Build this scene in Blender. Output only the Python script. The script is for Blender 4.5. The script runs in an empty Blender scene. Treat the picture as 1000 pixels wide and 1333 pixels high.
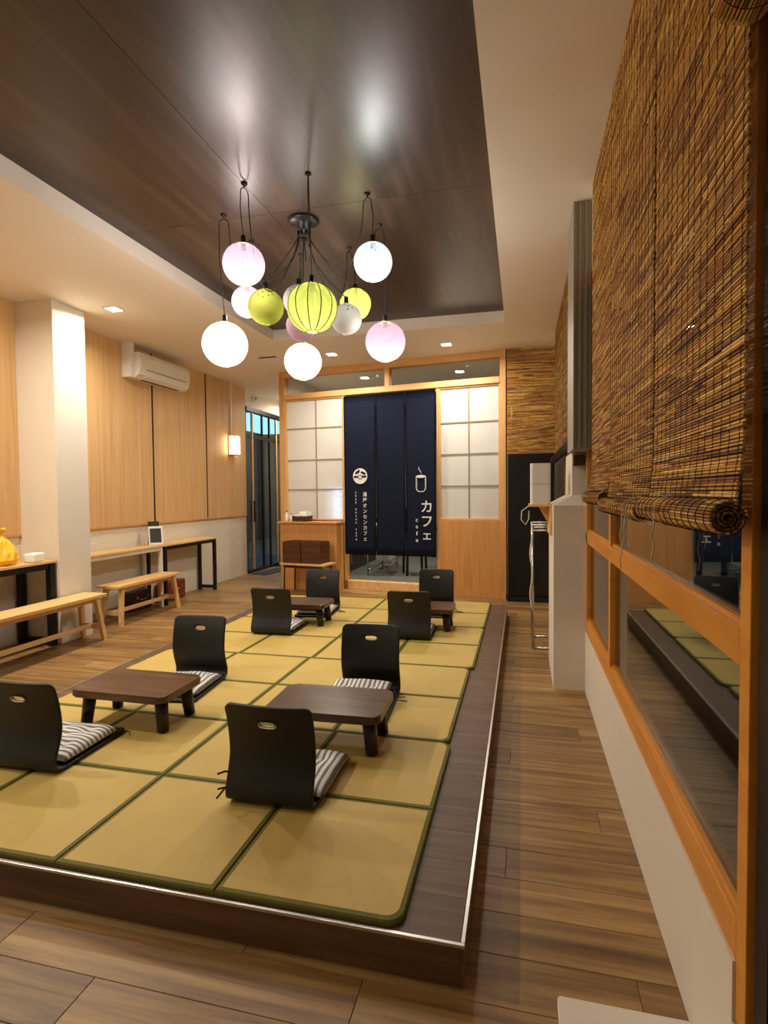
import bpy, bmesh, math, random
from mathutils import Vector, Matrix
random.seed(7)
C = bpy.context.scene.collection
PI = math.pi

# ------------------------------------------------------------------ camera
S = bpy.context.scene
cam_d = bpy.data.cameras.new('camera')
cam = bpy.data.objects.new('camera', cam_d); C.objects.link(cam)
cam_d.sensor_fit = 'HORIZONTAL'; cam_d.sensor_width = 36.0; cam_d.lens = 36.0 * 0.72685
cam_d.clip_start = 0.02
_r = Vector((0.97087562, 0.239394, -0.00954196)); _u = Vector((7.67085e-04, 0.03672095, 0.99932526)); _f = Vector((-0.23958286, 0.97022785, -0.03546784))
cam.matrix_world = Matrix(((_r.x, _u.x, -_f.x, 0), (_r.y, _u.y, -_f.y, 0), (_r.z, _u.z, -_f.z, 1.491), (0, 0, 0, 1)))
S.camera = cam

# ------------------------------------------------------------------ world, exposure
w = bpy.data.worlds.new('night'); S.world = w; w.use_nodes = True
w.node_tree.nodes['Background'].inputs[0].default_value = (0.55, 0.65, 1.0, 1)
w.node_tree.nodes['Background'].inputs[1].default_value = 0.006
S.view_settings.view_transform = 'Standard'; S.view_settings.look = 'None'
S.view_settings.gamma = 1.0; S.view_settings.use_curve_mapping = False
S.view_settings.exposure = 1.1
WARM = (1.0, 0.91, 0.77)
DOWN_W = 17.0
BULB_W = 18.0

# ------------------------------------------------------------------ helpers
def lin(h):
    if isinstance(h, tuple): r, g, b = [v / 255.0 for v in h]
    else: r, g, b = [int(h[i:i + 2], 16) / 255.0 for i in (0, 2, 4)]
    f = lambda c: c / 12.92 if c <= 0.04045 else ((c + 0.055) / 1.055) ** 2.4
    return (f(r), f(g), f(b), 1.0)

MATS = {}
def nt(name):
    m = bpy.data.materials.new(name); m.use_nodes = True
    n = m.node_tree.nodes; l = m.node_tree.links
    MATS[name] = m
    return m, n, l, n['Principled BSDF']

def plain(name, col, rough=0.5, metal=0.0, noise=0.0, scale=20.0, bump=0.0, emit=None, es=0.0, spec=None):
    m, n, l, b = nt(name)
    c = lin(col)
    b.inputs['Base Color'].default_value = c; b.inputs['Roughness'].default_value = rough; b.inputs['Metallic'].default_value = metal
    if spec is not None: b.inputs['Specular IOR Level'].default_value = spec
    if emit is not None:
        b.inputs['Emission Color'].default_value = (*emit, 1); b.inputs['Emission Strength'].default_value = es
    tc = n.new('ShaderNodeTexCoord'); no = n.new('ShaderNodeTexNoise')
    no.inputs['Scale'].default_value = scale; no.inputs['Detail'].default_value = 4
    l.new(tc.outputs['Object'], no.inputs['Vector'])
    if noise > 0:
        mx = n.new('ShaderNodeMix'); mx.data_type = 'RGBA'
        mx.inputs['A'].default_value = tuple(v * (1 - noise) for v in c[:3]) + (1,)
        mx.inputs['B'].default_value = tuple(min(1, v * (1 + noise)) for v in c[:3]) + (1,)
        l.new(no.outputs['Fac'], mx.inputs['Factor']); l.new(mx.outputs['Result'], b.inputs['Base Color'])
    if bump > 0:
        bp = n.new('ShaderNodeBump'); bp.inputs['Strength'].default_value = bump; bp.inputs['Distance'].default_value = 0.004
        l.new(no.outputs['Fac'], bp.inputs['Height']); l.new(bp.outputs['Normal'], b.inputs['Normal'])
    return m

def wood(name, cols, stretch=(1, 12, 12), scale=1.0, rough=0.45, rand=True, vary=0.18, bump=0.05, wave=0.0):
    """grain streaks run along the axis with the small stretch factor; every object gets its own cut of the grain"""
    m, n, l, b = nt(name)
    tc = n.new('ShaderNodeTexCoord'); mp = n.new('ShaderNodeMapping')
    mp.inputs['Scale'].default_value = tuple(s * scale for s in stretch)
    l.new(tc.outputs['Object'], mp.inputs['Vector'])
    oi = n.new('ShaderNodeObjectInfo')
    if rand:
        mu = n.new('ShaderNodeMath'); mu.operation = 'MULTIPLY'; mu.inputs[1].default_value = 37.0
        l.new(oi.outputs['Random'], mu.inputs[0]); l.new(mu.outputs[0], mp.inputs['Location'])
    n1 = n.new('ShaderNodeTexNoise'); n1.inputs['Scale'].default_value = 1.0; n1.inputs['Detail'].default_value = 8; n1.inputs['Roughness'].default_value = 0.62
    n1.inputs['Distortion'].default_value = 0.6
    l.new(mp.outputs[0], n1.inputs['Vector'])
    cr = n.new('ShaderNodeValToRGB')
    cr.color_ramp.elements[0].position = 0.28; cr.color_ramp.elements[1].position = 0.74
    cr.color_ramp.elements[0].color = lin(cols[0]); cr.color_ramp.elements[1].color = lin(cols[-1])
    for i, c in enumerate(cols[1:-1]):
        e = cr.color_ramp.elements.new(0.28 + 0.46 * (i + 1) / (len(cols) - 1)); e.color = lin(c)
    l.new(n1.outputs['Fac'], cr.inputs['Fac'])
    hs = n.new('ShaderNodeHueSaturation')
    mr = n.new('ShaderNodeMapRange'); mr.inputs['To Min'].default_value = 1 - vary; mr.inputs['To Max'].default_value = 1 + vary
    l.new(oi.outputs['Random'], mr.inputs['Value'])
    if rand: l.new(mr.outputs[0], hs.inputs['Value'])
    l.new(cr.outputs['Color'], hs.inputs['Color']); l.new(hs.outputs['Color'], b.inputs['Base Color'])
    b.inputs['Roughness'].default_value = rough
    if bump:
        bp = n.new('ShaderNodeBump'); bp.inputs['Strength'].default_value = bump; bp.inputs['Distance'].default_value = 0.002
        l.new(n1.outputs['Fac'], bp.inputs['Height']); l.new(bp.outputs['Normal'], b.inputs['Normal'])
    return m

class MB:
    """collects shapes for ONE mesh object"""
    def __init__(s): s.bm = bmesh.new(); s.tint = None; s.layer = None
    def _mk(s, geom_faces, smooth):
        for f in geom_faces: f.smooth = smooth
    def color(s, c):
        if s.layer is None: s.layer = s.bm.loops.layers.float_color.new('tint')
        s.tint = c
        return s
    def _paint(s, fs):
        if s.tint is not None:
            for f in fs:
                for lo in f.loops: lo[s.layer] = s.tint
    def box(s, x0, x1, y0, y1, z0, z1, bev=0.0, seg=2):
        vs = [s.bm.verts.new((x, y, z)) for z in (z0, z1) for y in (y0, y1) for x in (x0, x1)]
        q = [(0, 2, 3, 1), (4, 5, 7, 6), (0, 1, 5, 4), (2, 6, 7, 3), (0, 4, 6, 2), (1, 3, 7, 5)]
        fs = [s.bm.faces.new([vs[i] for i in f]) for f in q]
        if bev > 0:
            es = set(e for f in fs for e in f.edges)
            bmesh.ops.bevel(s.bm, geom=list(es), offset=bev, segments=seg, affect='EDGES', profile=0.5)
        else: s._paint(fs)
        return s
    def hexa(s, pts):
        vs = [s.bm.verts.new(p) for p in pts]
        q = [(0, 3, 2, 1), (4, 5, 6, 7), (0, 1, 5, 4), (1, 2, 6, 5), (2, 3, 7, 6), (3, 0, 4, 7)]
        for f in q: s.bm.faces.new([vs[i] for i in f])
        return s
    def tube(s, pts, r, n=8, cap=True, smooth=True, radii=None):
        pts = [Vector(p) for p in pts]; rings = []; up = None
        for i, p in enumerate(pts):
            d = (pts[min(i + 1, len(pts) - 1)] - pts[max(i - 1, 0)]).normalized()
            if up is None:
                up = Vector((0, 0, 1)) if abs(d.z) < 0.9 else Vector((1, 0, 0))
            a = d.cross(up)
            if a.length < 1e-6: a = d.orthogonal()
            a.normalize(); bb = a.cross(d).normalized(); up = bb
            rr = radii[i] if radii else r
            rings.append([s.bm.verts.new(p + rr * (math.cos(2 * PI * k / n) * a + math.sin(2 * PI * k / n) * bb)) for k in range(n)])
        fs = []
        for A, B in zip(rings, rings[1:]):
            for k in range(n): fs.append(s.bm.faces.new((A[k], A[(k + 1) % n], B[(k + 1) % n], B[k])))
        for f in fs: f.smooth = smooth
        if cap:
            fs.append(s.bm.faces.new(rings[0][::-1])); fs.append(s.bm.faces.new(rings[-1]))
        s._paint(fs)
        return s
    def lathe(s, prof, c=(0, 0, 0), n=32, smooth=True):
        c = Vector(c); rings = []
        for r, z in prof:
            if r < 1e-6: rings.append([s.bm.verts.new(c + Vector((0, 0, z)))])
            else: rings.append([s.bm.verts.new(c + Vector((r * math.cos(2 * PI * k / n), r * math.sin(2 * PI * k / n), z))) for k in range(n)])
        for A, B in zip(rings, rings[1:]):
            for k in range(n):
                if len(A) == 1 and len(B) == 1: break
                if len(A) == 1: f = s.bm.faces.new((A[0], B[(k + 1) % n], B[k]))
                elif len(B) == 1: f = s.bm.faces.new((A[k], A[(k + 1) % n], B[0]))
                else: f = s.bm.faces.new((A[k], A[(k + 1) % n], B[(k + 1) % n], B[k]))
                f.smooth = smooth
        return s
    def prism(s, poly, axis, a, b, bev=0.0):
        """extrude a 2-D polygon along an axis between a and b; poly in the other two axes (cyclic order)"""
        def P(p, t):
            return {'x': (t, p[0], p[1]), 'y': (p[0], t, p[1]), 'z': (p[0], p[1], t)}[axis]
        A = [s.bm.verts.new(P(p, a)) for p in poly]; B = [s.bm.verts.new(P(p, b)) for p in poly]
        n = len(poly); fs = [s.bm.faces.new(A[::-1]), s.bm.faces.new(B)]
        for i in range(n): fs.append(s.bm.faces.new((A[i], A[(i + 1) % n], B[(i + 1) % n], B[i])))
        if bev:
            bmesh.ops.bevel(s.bm, geom=list(set(fs[0].edges) | set(fs[1].edges)), offset=bev, segments=2, affect='EDGES', profile=0.5)
        s._paint([f for f in fs if f.is_valid])
        return s
    def ribbon(s, pts, w, y=0.0):
        """flat stroke in the local xz plane, facing -y"""
        n = len(pts); L = []; R = []
        for i, p in enumerate(pts):
            a = pts[max(i - 1, 0)]; b = pts[min(i + 1, n - 1)]
            dx, dz = b[0] - a[0], b[1] - a[1]; d = math.hypot(dx, dz) or 1
            ww = w[i] if isinstance(w, (list, tuple)) else w
            nx, nz = -dz / d * ww / 2, dx / d * ww / 2
            L.append(s.bm.verts.new((p[0] + nx, y, p[1] + nz))); R.append(s.bm.verts.new((p[0] - nx, y, p[1] - nz)))
        for i in range(n - 1): s.bm.faces.new((L[i], R[i], R[i + 1], L[i + 1]))
        return s
    def flat(s, pts, y=0.0):
        s.bm.faces.new([s.bm.verts.new((p[0], y, p[1])) for p in pts]); return s
    def sheet(s, f, nu, nv, smooth=True):
        vs = [[s.bm.verts.new(f(i / nu, j / nv)) for i in range(nu + 1)] for j in range(nv + 1)]
        fs = []
        for j in range(nv):
            for i in range(nu):
                fs.append(s.bm.faces.new((vs[j][i], vs[j][i + 1], vs[j + 1][i + 1], vs[j + 1][i])))
        for q in fs: q.smooth = smooth
        return fs
    def mesh(s, name, mat):
        bmesh.ops.recalc_face_normals(s.bm, faces=s.bm.faces)
        me = bpy.data.meshes.new(name); s.bm.to_mesh(me); s.bm.free()
        if mat is not None: me.materials.append(MATS[mat] if isinstance(mat, str) else mat)
        return me
    def build(s, name, mat, parent=None, loc=(0, 0, 0), rz=0.0):
        return link(name, s.mesh(name, mat), parent, loc, rz)

def link(name, me, parent=None, loc=(0, 0, 0), rz=0.0):
    o = bpy.data.objects.new(name, me); C.objects.link(o)
    o.location = loc; o.rotation_euler = (0, 0, rz)
    if parent is not None: o.parent = parent
    return o
def tag(o, label, cat, group=None):
    o['label'] = label; o['category'] = cat
    if group: o['group'] = group
    return o
def thing(name, label, cat, loc=(0, 0, 0), rz=0.0, group=None):
    o = bpy.data.objects.new(name, None); C.objects.link(o); o.empty_display_size = 0.1
    o.location = loc; o.rotation_euler = (0, 0, rz)
    return tag(o, label, cat, group)
def struct(o): o['kind'] = 'structure'; return o
def stuff(o): o['kind'] = 'stuff'; return o
def bx(name, mat, x0, x1, y0, y1, z0, z1, parent=None, bev=0.0):
    return MB().box(x0, x1, y0, y1, z0, z1, bev).build(name, mat, parent)
def kids(o): return [c for c in bpy.data.objects if c.parent == o]
def dup(root, loc, rz, label=None):
    r = root.copy(); C.objects.link(r); r.location = loc; r.rotation_euler = (0, 0, rz)
    if label: r['label'] = label
    for ch in kids(root):
        c = ch.copy(); C.objects.link(c); c.parent = r
        for g in kids(ch):
            d = g.copy(); C.objects.link(d); d.parent = c
    return r
def rrect(w, h, r, n=5, cx=0.0, cy=0.0, corners=(1, 1, 1, 1)):
    """rounded rectangle outline; corners: +x+y, -x+y, -x-y, +x-y"""
    out = []
    for k, (sx, sy) in enumerate(((1, 1), (-1, 1), (-1, -1), (1, -1))):
        if not corners[k]: out.append((cx + sx * w / 2, cy + sy * h / 2)); continue
        for i in range(n + 1):
            a = PI / 2 * k + PI / 2 * i / n
            out.append((cx + sx * (w / 2 - r) + r * math.cos(a), cy + sy * (h / 2 - r) + r * math.sin(a)))
    return out

# ------------------------------------------------------------------ materials
plain('white_paint', (222, 212, 196), 0.6, noise=0.03, scale=6, bump=0.03)
plain('ceiling_paint', (226, 216, 202), 0.7, noise=0.02, scale=3)
plain('black_metal', (20, 19, 19), 0.4, 0.3)
plain('dark_gap', (30, 20, 14), 0.8)
plain('aluminium', (205, 203, 198), 0.28, 0.9)
plain('chrome', (190, 188, 182), 0.2, 0.9)
plain('white_metal', (215, 210, 200), 0.4)
plain('white_plastic', (228, 226, 218), 0.35)
plain('cream_plastic', (232, 229, 214), 0.3)
plain('black_plastic', (16, 16, 17), 0.35)
plain('black_board', (13, 13, 14), 0.28)
plain('grey_profile', (150, 142, 126), 0.45)
plain('red_leather', (120, 38, 24), 0.4, noise=0.2, bump=0.1)
plain('dark_leather', (58, 36, 26), 0.45, noise=0.2, bump=0.1)
plain('brass', (190, 160, 90), 0.3, 0.9)
plain('cord_black', (12, 12, 12), 0.6)
plain('tie_black', (18, 16, 16), 0.8)
plain('string_white', (205, 190, 160), 0.8)
plain('navy_cloth', (14, 25, 56), 0.85, noise=0.12, scale=60, bump=0.1)
plain('print_white', (225, 226, 222), 0.8)
plain('navy_print', (14, 25, 56), 0.85)
plain('cafe_floor', (120, 120, 112), 0.35, noise=0.15, scale=5)
plain('cafe_wall', (120, 112, 100), 0.7, noise=0.05)
plain('annex_wall', (84, 92, 102), 0.4, noise=0.1, scale=2)
plain('yellow_bag', (238, 178, 12), 0.35, noise=0.12, scale=14, bump=0.3)
plain('white_paper', (235, 232, 226), 0.6, noise=0.03)
plain('dark_print', (45, 48, 46), 0.6, noise=0.4, scale=120)
plain('mat_dark', (52, 56, 66), 0.9, noise=0.4, scale=40)
plain('green_leaf', (70, 105, 50), 0.5, noise=0.25)
plain('pot', (150, 140, 120), 0.6)
plain('led_on', (255, 250, 240), 0.5, emit=(1.0, 0.93, 0.80), es=14.0)
plain('sconce_on', (255, 240, 215), 0.5, emit=(1.0, 0.80, 0.50), es=6.0)
plain('sign_on', (150, 180, 255), 0.5, emit=(0.40, 0.58, 1.0), es=1.6)
plain('sign_dot', (230, 240, 255), 0.5, emit=(0.8, 0.95, 1.0), es=14.0)
plain('cool_on', (200, 230, 255), 0.5, emit=(0.45, 0.76, 1.0), es=1.1)
plain('zaisu_black', (13, 12, 11), 0.55, noise=0.1, scale=300, bump=0.05)
plain('muntin_grey', (150, 132, 106), 0.6)
plain('seat_edge', (176, 150, 110), 0.5)
wood('floor_vinyl', [(88, 60, 31), (126, 92, 50), (154, 119, 70), (178, 144, 92)], (1.1, 17, 17), 1.0, 0.42, vary=0.2)
wood('platform_vinyl', [(70, 47, 30), (94, 66, 43), (116, 86, 58)], (1.2, 18, 18), 1.0, 0.5, vary=0.03)
wood('oak_panel', [(196, 152, 98), (212, 170, 114), (222, 184, 130)], (22, 22, 0.6), 1.0, 0.5, vary=0.03)
wood('oak_frame', [(200, 150, 90), (216, 168, 106), (224, 180, 120)], (16, 16, 2), 1.0, 0.5, vary=0.04)
wood('oak_beam', [(200, 150, 90), (216, 168, 106), (224, 180, 120)], (2, 16, 16), 1.0, 0.5, vary=0.04)
wood('oak_low_panel', [(188, 128, 66), (204, 146, 80), (214, 158, 92)], (18, 18, 0.8), 1.0, 0.45, vary=0.03)
wood('bench_wood', [(206, 160, 98), (222, 180, 118), (232, 194, 134)], (14, 1.5, 14), 1.0, 0.5, vary=0.05)
wood('table_wood', [(50, 30, 17), (82, 52, 31), (112, 78, 52)], (2.0, 22, 22), 1.0, 0.3, vary=0.08)
wood('table_leg', [(24, 15, 10), (38, 24, 16)], (10, 10, 2), 1.0, 0.4, vary=0.1)
wood('crate_wood', [(58, 30, 14), (86, 48, 24), (104, 62, 34)], (2.5, 18, 18), 1.0, 0.5, vary=0.15)
wood('window_wood', [(196, 122, 36), (214, 142, 48), (226, 158, 62)], (8, 1.5, 8), 1.0, 0.35, vary=0.06)
wood('tray_laminate', [(40, 28, 22), (60, 44, 34), (80, 60, 47)], (9, 0.5, 9), 1.0, 0.36, rand=True, vary=0.05, bump=0.05)

def m_weave():
    m, n, l, b = nt('tatami_weave')
    tc = n.new('ShaderNodeTexCoord')
    w1 = n.new('ShaderNodeTexWave'); w1.bands_direction = 'X'; w1.inputs['Scale'].default_value = 55; w1.inputs['Distortion'].default_value = 1.5
    w2 = n.new('ShaderNodeTexWave'); w2.bands_direction = 'Y'; w2.inputs['Scale'].default_value = 90; w2.inputs['Distortion'].default_value = 1.5
    no = n.new('ShaderNodeTexNoise'); no.inputs['Scale'].default_value = 5; no.inputs['Detail'].default_value = 6
    for t in (w1, w2, no): l.new(tc.outputs['Object'], t.inputs['Vector'])
    ad = n.new('ShaderNodeMath'); ad.operation = 'MULTIPLY'
    l.new(w1.outputs['Fac'], ad.inputs[0]); l.new(w2.outputs['Fac'], ad.inputs[1])
    mx = n.new('ShaderNodeMix'); mx.data_type = 'RGBA'
    mx.inputs['A'].default_value = lin((180, 150, 72)); mx.inputs['B'].default_value = lin((208, 180, 98))
    m2 = n.new('ShaderNodeMath'); m2.operation = 'MULTIPLY_ADD'; m2.inputs[1].default_value = 0.45; m2.inputs[2].default_value = 0.0
    a2 = n.new('ShaderNodeMath'); a2.operation = 'MULTIPLY_ADD'; a2.inputs[1].default_value = 0.7
    l.new(ad.outputs[0], m2.inputs[0]); l.new(no.outputs['Fac'], a2.inputs[0]); l.new(m2.outputs[0], a2.inputs[2])
    l.new(a2.outputs[0], mx.inputs['Factor']); l.new(mx.outputs['Result'], b.inputs['Base Color'])
    bp = n.new('ShaderNodeBump'); bp.inputs['Strength'].default_value = 0.25; bp.inputs['Distance'].default_value = 0.002
    l.new(ad.outputs[0], bp.inputs['Height']); l.new(bp.outputs['Normal'], b.inputs['Normal'])
    b.inputs['Roughness'].default_value = 0.6
m_weave()
plain('tatami_border', (104, 100, 26), 0.75, noise=0.2, scale=60, bump=0.15)

def m_stripes(name, axis):
    m, n, l, b = nt(name)
    tc = n.new('ShaderNodeTexCoord'); wv = n.new('ShaderNodeTexWave'); wv.bands_direction = axis
    wv.inputs['Scale'].default_value = 10.5; wv.inputs['Distortion'].default_value = 0.4; wv.inputs['Detail'].default_value = 0
    l.new(tc.outputs['Object'], wv.inputs['Vector'])
    cr = n.new('ShaderNodeValToRGB'); cr.color_ramp.elements[0].position = 0.34; cr.color_ramp.elements[1].position = 0.50
    cr.color_ramp.elements[0].color = lin((118, 116, 118)); cr.color_ramp.elements[1].color = lin((228, 224, 217))
    l.new(wv.outputs['Fac'], cr.inputs['Fac']); l.new(cr.outputs['Color'], b.inputs['Base Color']); b.inputs['Roughness'].default_value = 0.9
m_stripes('stripe_across', 'Y'); m_stripes('stripe_along', 'X')

def m_wave_wall():
    m, n, l, b = nt('wave_relief')
    tc = n.new('ShaderNodeTexCoord'); wv = n.new('ShaderNodeTexWave'); wv.bands_direction = 'Z'
    wv.inputs['Scale'].default_value = 14; wv.inputs['Distortion'].default_value = 7; wv.inputs['Detail'].default_value = 3; wv.inputs['Detail Scale'].default_value = 0.8
    l.new(tc.outputs['Object'], wv.inputs['Vector'])
    bp = n.new('ShaderNodeBump'); bp.inputs['Strength'].default_value = 0.4; bp.inputs['Distance'].default_value = 0.006
    l.new(wv.outputs['Fac'], bp.inputs['Height']); l.new(bp.outputs['Normal'], b.inputs['Normal'])
    b.inputs['Base Color'].default_value = lin((224, 216, 198)); b.inputs['Roughness'].default_value = 0.6
m_wave_wall()

def m_bamboo(name, base):
    m, n, l, b = nt(name)
    at = n.new('ShaderNodeAttribute'); at.attribute_name = 'tint'
    tc = n.new('ShaderNodeTexCoord'); mp = n.new('ShaderNodeMapping'); mp.inputs['Scale'].default_value = (60, 14, 160)
    no = n.new('ShaderNodeTexNoise'); no.inputs['Scale'].default_value = 1.0; no.inputs['Detail'].default_value = 3
    l.new(tc.outputs['Object'], mp.inputs['Vector']); l.new(mp.outputs[0], no.inputs['Vector'])
    mr = n.new('ShaderNodeMapRange'); mr.inputs['To Min'].default_value = 0.55; mr.inputs['To Max'].default_value = 1.45
    l.new(no.outputs['Fac'], mr.inputs['Value'])
    hs = n.new('ShaderNodeHueSaturation'); l.new(at.outputs['Color'], hs.inputs['Color']); l.new(mr.outputs[0], hs.inputs['Value'])
    l.new(hs.outputs['Color'], b.inputs['Base Color']); b.inputs['Roughness'].default_value = 0.75; b.inputs['Specular IOR Level'].default_value = 0.25
m_bamboo('bamboo', None)
plain('warp_thread', (66, 44, 28), 0.9)

def m_glass(name, tint=(1, 1, 1), refl=1.0, rough=0.0, ior=1.5):
    m = bpy.data.materials.new(name); m.use_nodes = True; MATS[name] = m
    n = m.node_tree.nodes; l = m.node_tree.links; n.clear()
    out = n.new('ShaderNodeOutputMaterial'); mx = n.new('ShaderNodeMixShader'); fr = n.new('ShaderNodeFresnel'); fr.inputs['IOR'].default_value = ior
    ge = n.new('ShaderNodeNewGeometry'); mi = n.new('ShaderNodeMapRange')   # same reflectance at both faces of a thin pane
    mi.inputs['To Min'].default_value = ior; mi.inputs['To Max'].default_value = 1.0 / ior
    l.new(ge.outputs['Backfacing'], mi.inputs['Value']); l.new(mi.outputs[0], fr.inputs['IOR'])
    tr = n.new('ShaderNodeBsdfTransparent'); tr.inputs[0].default_value = (*tint, 1)
    gl = n.new('ShaderNodeBsdfGlossy'); gl.inputs['Roughness'].default_value = rough; gl.inputs[0].default_value = (refl, refl, refl, 1)
    l.new(fr.outputs[0], mx.inputs[0]); l.new(tr.outputs[0], mx.inputs[1]); l.new(gl.outputs[0], mx.inputs[2]); l.new(mx.outputs[0], out.inputs[0])
m_glass('window_glass', (0.75, 0.8, 0.75), ior=1.55)
m_glass('hall_glass', (0.7, 0.8, 0.85))
m_glass('transom_glass', (0.9, 0.9, 0.88), ior=1.06)

def m_shoji():
    m = bpy.data.materials.new('shoji_pane'); m.use_nodes = True; MATS['shoji_pane'] = m
    n = m.node_tree.nodes; l = m.node_tree.links; n.clear()
    out = n.new('ShaderNodeOutputMaterial'); a = n.new('ShaderNodeMixShader'); b = n.new('ShaderNodeMixShader')
    no = n.new('ShaderNodeTexNoise'); no.inputs['Scale'].default_value = 30
    di = n.new('ShaderNodeBsdfPrincipled'); di.inputs['Base Color'].default_value = lin((232, 231, 226)); di.inputs['Roughness'].default_value = 0.35
    tl = n.new('ShaderNodeBsdfTranslucent'); tl.inputs[0].default_value = lin((232, 231, 226))
    tp = n.new('ShaderNodeBsdfTransparent')
    a.inputs[0].default_value = 0.18; b.inputs[0].default_value = 0.27
    l.new(di.outputs[0], a.inputs[1]); l.new(tl.outputs[0], a.inputs[2]); l.new(a.outputs[0], b.inputs[1]); l.new(tp.outputs[0], b.inputs[2]); l.new(b.outputs[0], out.inputs[0])
m_shoji()

def m_lantern(name, col, glow, holes=False, clear=0.3, alb=0.9):
    """thin paper: lets some light straight through, scatters the rest of the bulb's light"""
    m = bpy.data.materials.new(name); m.use_nodes = True; MATS[name] = m
    n = m.node_tree.nodes; l = m.node_tree.links; n.clear()
    out = n.new('ShaderNodeOutputMaterial')
    tc = n.new('ShaderNodeTexCoord'); vo = n.new('ShaderNodeTexVoronoi'); vo.inputs['Scale'].default_value = 38
    l.new(tc.outputs['Object'], vo.inputs['Vector'])
    sx_ = n.new('ShaderNodeSeparateXYZ'); l.new(tc.outputs['Object'], sx_.inputs[0])
    c = lin(col)
    di = n.new('ShaderNodeBsdfDiffuse'); di.inputs[0].default_value = tuple(v * alb for v in c[:3]) + (1,)
    tl = n.new('ShaderNodeBsdfTranslucent'); tl.inputs[0].default_value = tuple(v * glow for v in c[:3]) + (1,)
    tp = n.new('ShaderNodeBsdfTransparent'); tp.inputs[0].default_value = tuple(0.35 * v + 0.65 for v in c[:3]) + (1,)
    a = n.new('ShaderNodeMixShader'); a.inputs[0].default_value = 0.5
    b = n.new('ShaderNodeMixShader'); b.inputs[0].default_value = clear
    l.new(di.outputs[0], a.inputs[1]); l.new(tl.outputs[0], a.inputs[2]); l.new(a.outputs[0], b.inputs[1]); l.new(tp.outputs[0], b.inputs[2])
    if holes:
        lt = n.new('ShaderNodeMath'); lt.operation = 'LESS_THAN'; lt.inputs[1].default_value = 0.26
        l.new(vo.outputs['Distance'], lt.inputs[0])
        gt = n.new('ShaderNodeMath'); gt.operation = 'GREATER_THAN'; gt.inputs[1].default_value = 0.03
        l.new(sx_.outputs['Z'], gt.inputs[0])
        mu = n.new('ShaderNodeMath'); mu.operation = 'MULTIPLY'; l.new(lt.outputs[0], mu.inputs[0]); l.new(gt.outputs[0], mu.inputs[1])
        mr = n.new('ShaderNodeMapRange'); mr.inputs['To Min'].default_value = clear; mr.inputs['To Max'].default_value = 0.95
        l.new(mu.outputs[0], mr.inputs['Value']); l.new(mr.outputs[0], b.inputs[0])
    l.new(b.outputs[0], out.inputs[0])
m_lantern('lantern_white', (246, 250, 252), 0.16, False, 0.3, 0.3)
m_lantern('lantern_pink', (248, 210, 236), 0.075, True, 0.3, 0.13)
m_lantern('lantern_blue', (212, 234, 250), 0.075, True, 0.3, 0.13)
m_lantern('lantern_green', (230, 238, 132), 0.20, False, 0.2, 0.35)
m_lantern('lantern_green_off', (190, 196, 92), 0.8, True, 0.1)
m_lantern('lantern_grey_off', (205, 202, 198), 0.8, True, 0.1)
m_lantern('lantern_mauve_off', (214, 184, 202), 0.8, False, 0.1)
plain('lantern_rib', (196, 206, 84), 0.8)
plain('lantern_rib_pale', (210, 206, 204), 0.8)

# ------------------------------------------------------------------ dimensions
XL, XR, ZC, ZT = -4.943, 0.455, 3.417, 3.552
PX0, PX1, PY0, PY1, PZ = -3.106, -0.169, 1.628, 6.796, 0.132
TX0, TX1, TY0, TY1 = -3.05, -0.185, -1.0, 6.6
YB, YEND = -2.2, 13.0

# ------------------------------------------------------------------ floor with planks
floor = struct(bx('floor', 'dark_gap', XL - 0.3, XR + 0.02, YB, YEND, -0.12, -0.014))
plank_meshes = {}
def plank(parent, mat, x0, x1, y0, y1, zt, th):
    key = (mat, round(x1 - x0, 3), round(y1 - y0, 3), th)
    if key not in plank_meshes:
        g_ = 0.0016 if mat == 'floor_vinyl' else 0.0006
        w_, h_ = x1 - x0 - g_, y1 - y0 - g_
        mb = MB()
        b0 = [(-w_ / 2, -h_ / 2), (w_ / 2, -h_ / 2), (w_ / 2, h_ / 2), (-w_ / 2, h_ / 2)]
        c = 0.75 * g_
        t = [(-w_ / 2 + c, -h_ / 2 + c), (w_ / 2 - c, -h_ / 2 + c), (w_ / 2 - c, h_ / 2 - c), (-w_ / 2 + c, h_ / 2 - c)]
        r0 = [mb.bm.verts.new((*p, -th)) for p in b0]; r1 = [mb.bm.verts.new((*p, -c)) for p in b0]; r2 = [mb.bm.verts.new((*p, 0)) for p in t]
        for A, B in ((r0, r1), (r1, r2)):
            for k in range(4): mb.bm.faces.new((A[k], A[(k + 1) % 4], B[(k + 1) % 4], B[k]))
        mb.bm.faces.new(r2); mb.bm.faces.new(r0[::-1])
        plank_meshes[key] = mb.mesh('plank', mat)
    return link('plank', plank_meshes[key], parent, ((x0 + x1) / 2, (y0 + y1) / 2, zt))
PW, PLN = 0.185, 1.22
yy = 0.3; row = 0
while yy < 10.3:
    x = XL - [0.0, 0.41, 0.82, 0.2, 0.61][row % 5]
    while x < XR:
        a, b = max(x, XL), min(x + PLN, XR); x += PLN
        if b - a < 0.03: continue
        if a > PX0 + 0.01 and b < PX1 - 0.01 and yy > PY0 + 0.01 and yy + PW < PY1 - 0.01: continue
        if yy > 8.6 and a > -3.5: continue
        plank(floor, 'floor_vinyl', a, b, yy, yy + PW, 0.0, 0.012)
    yy += PW; row += 1

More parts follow.
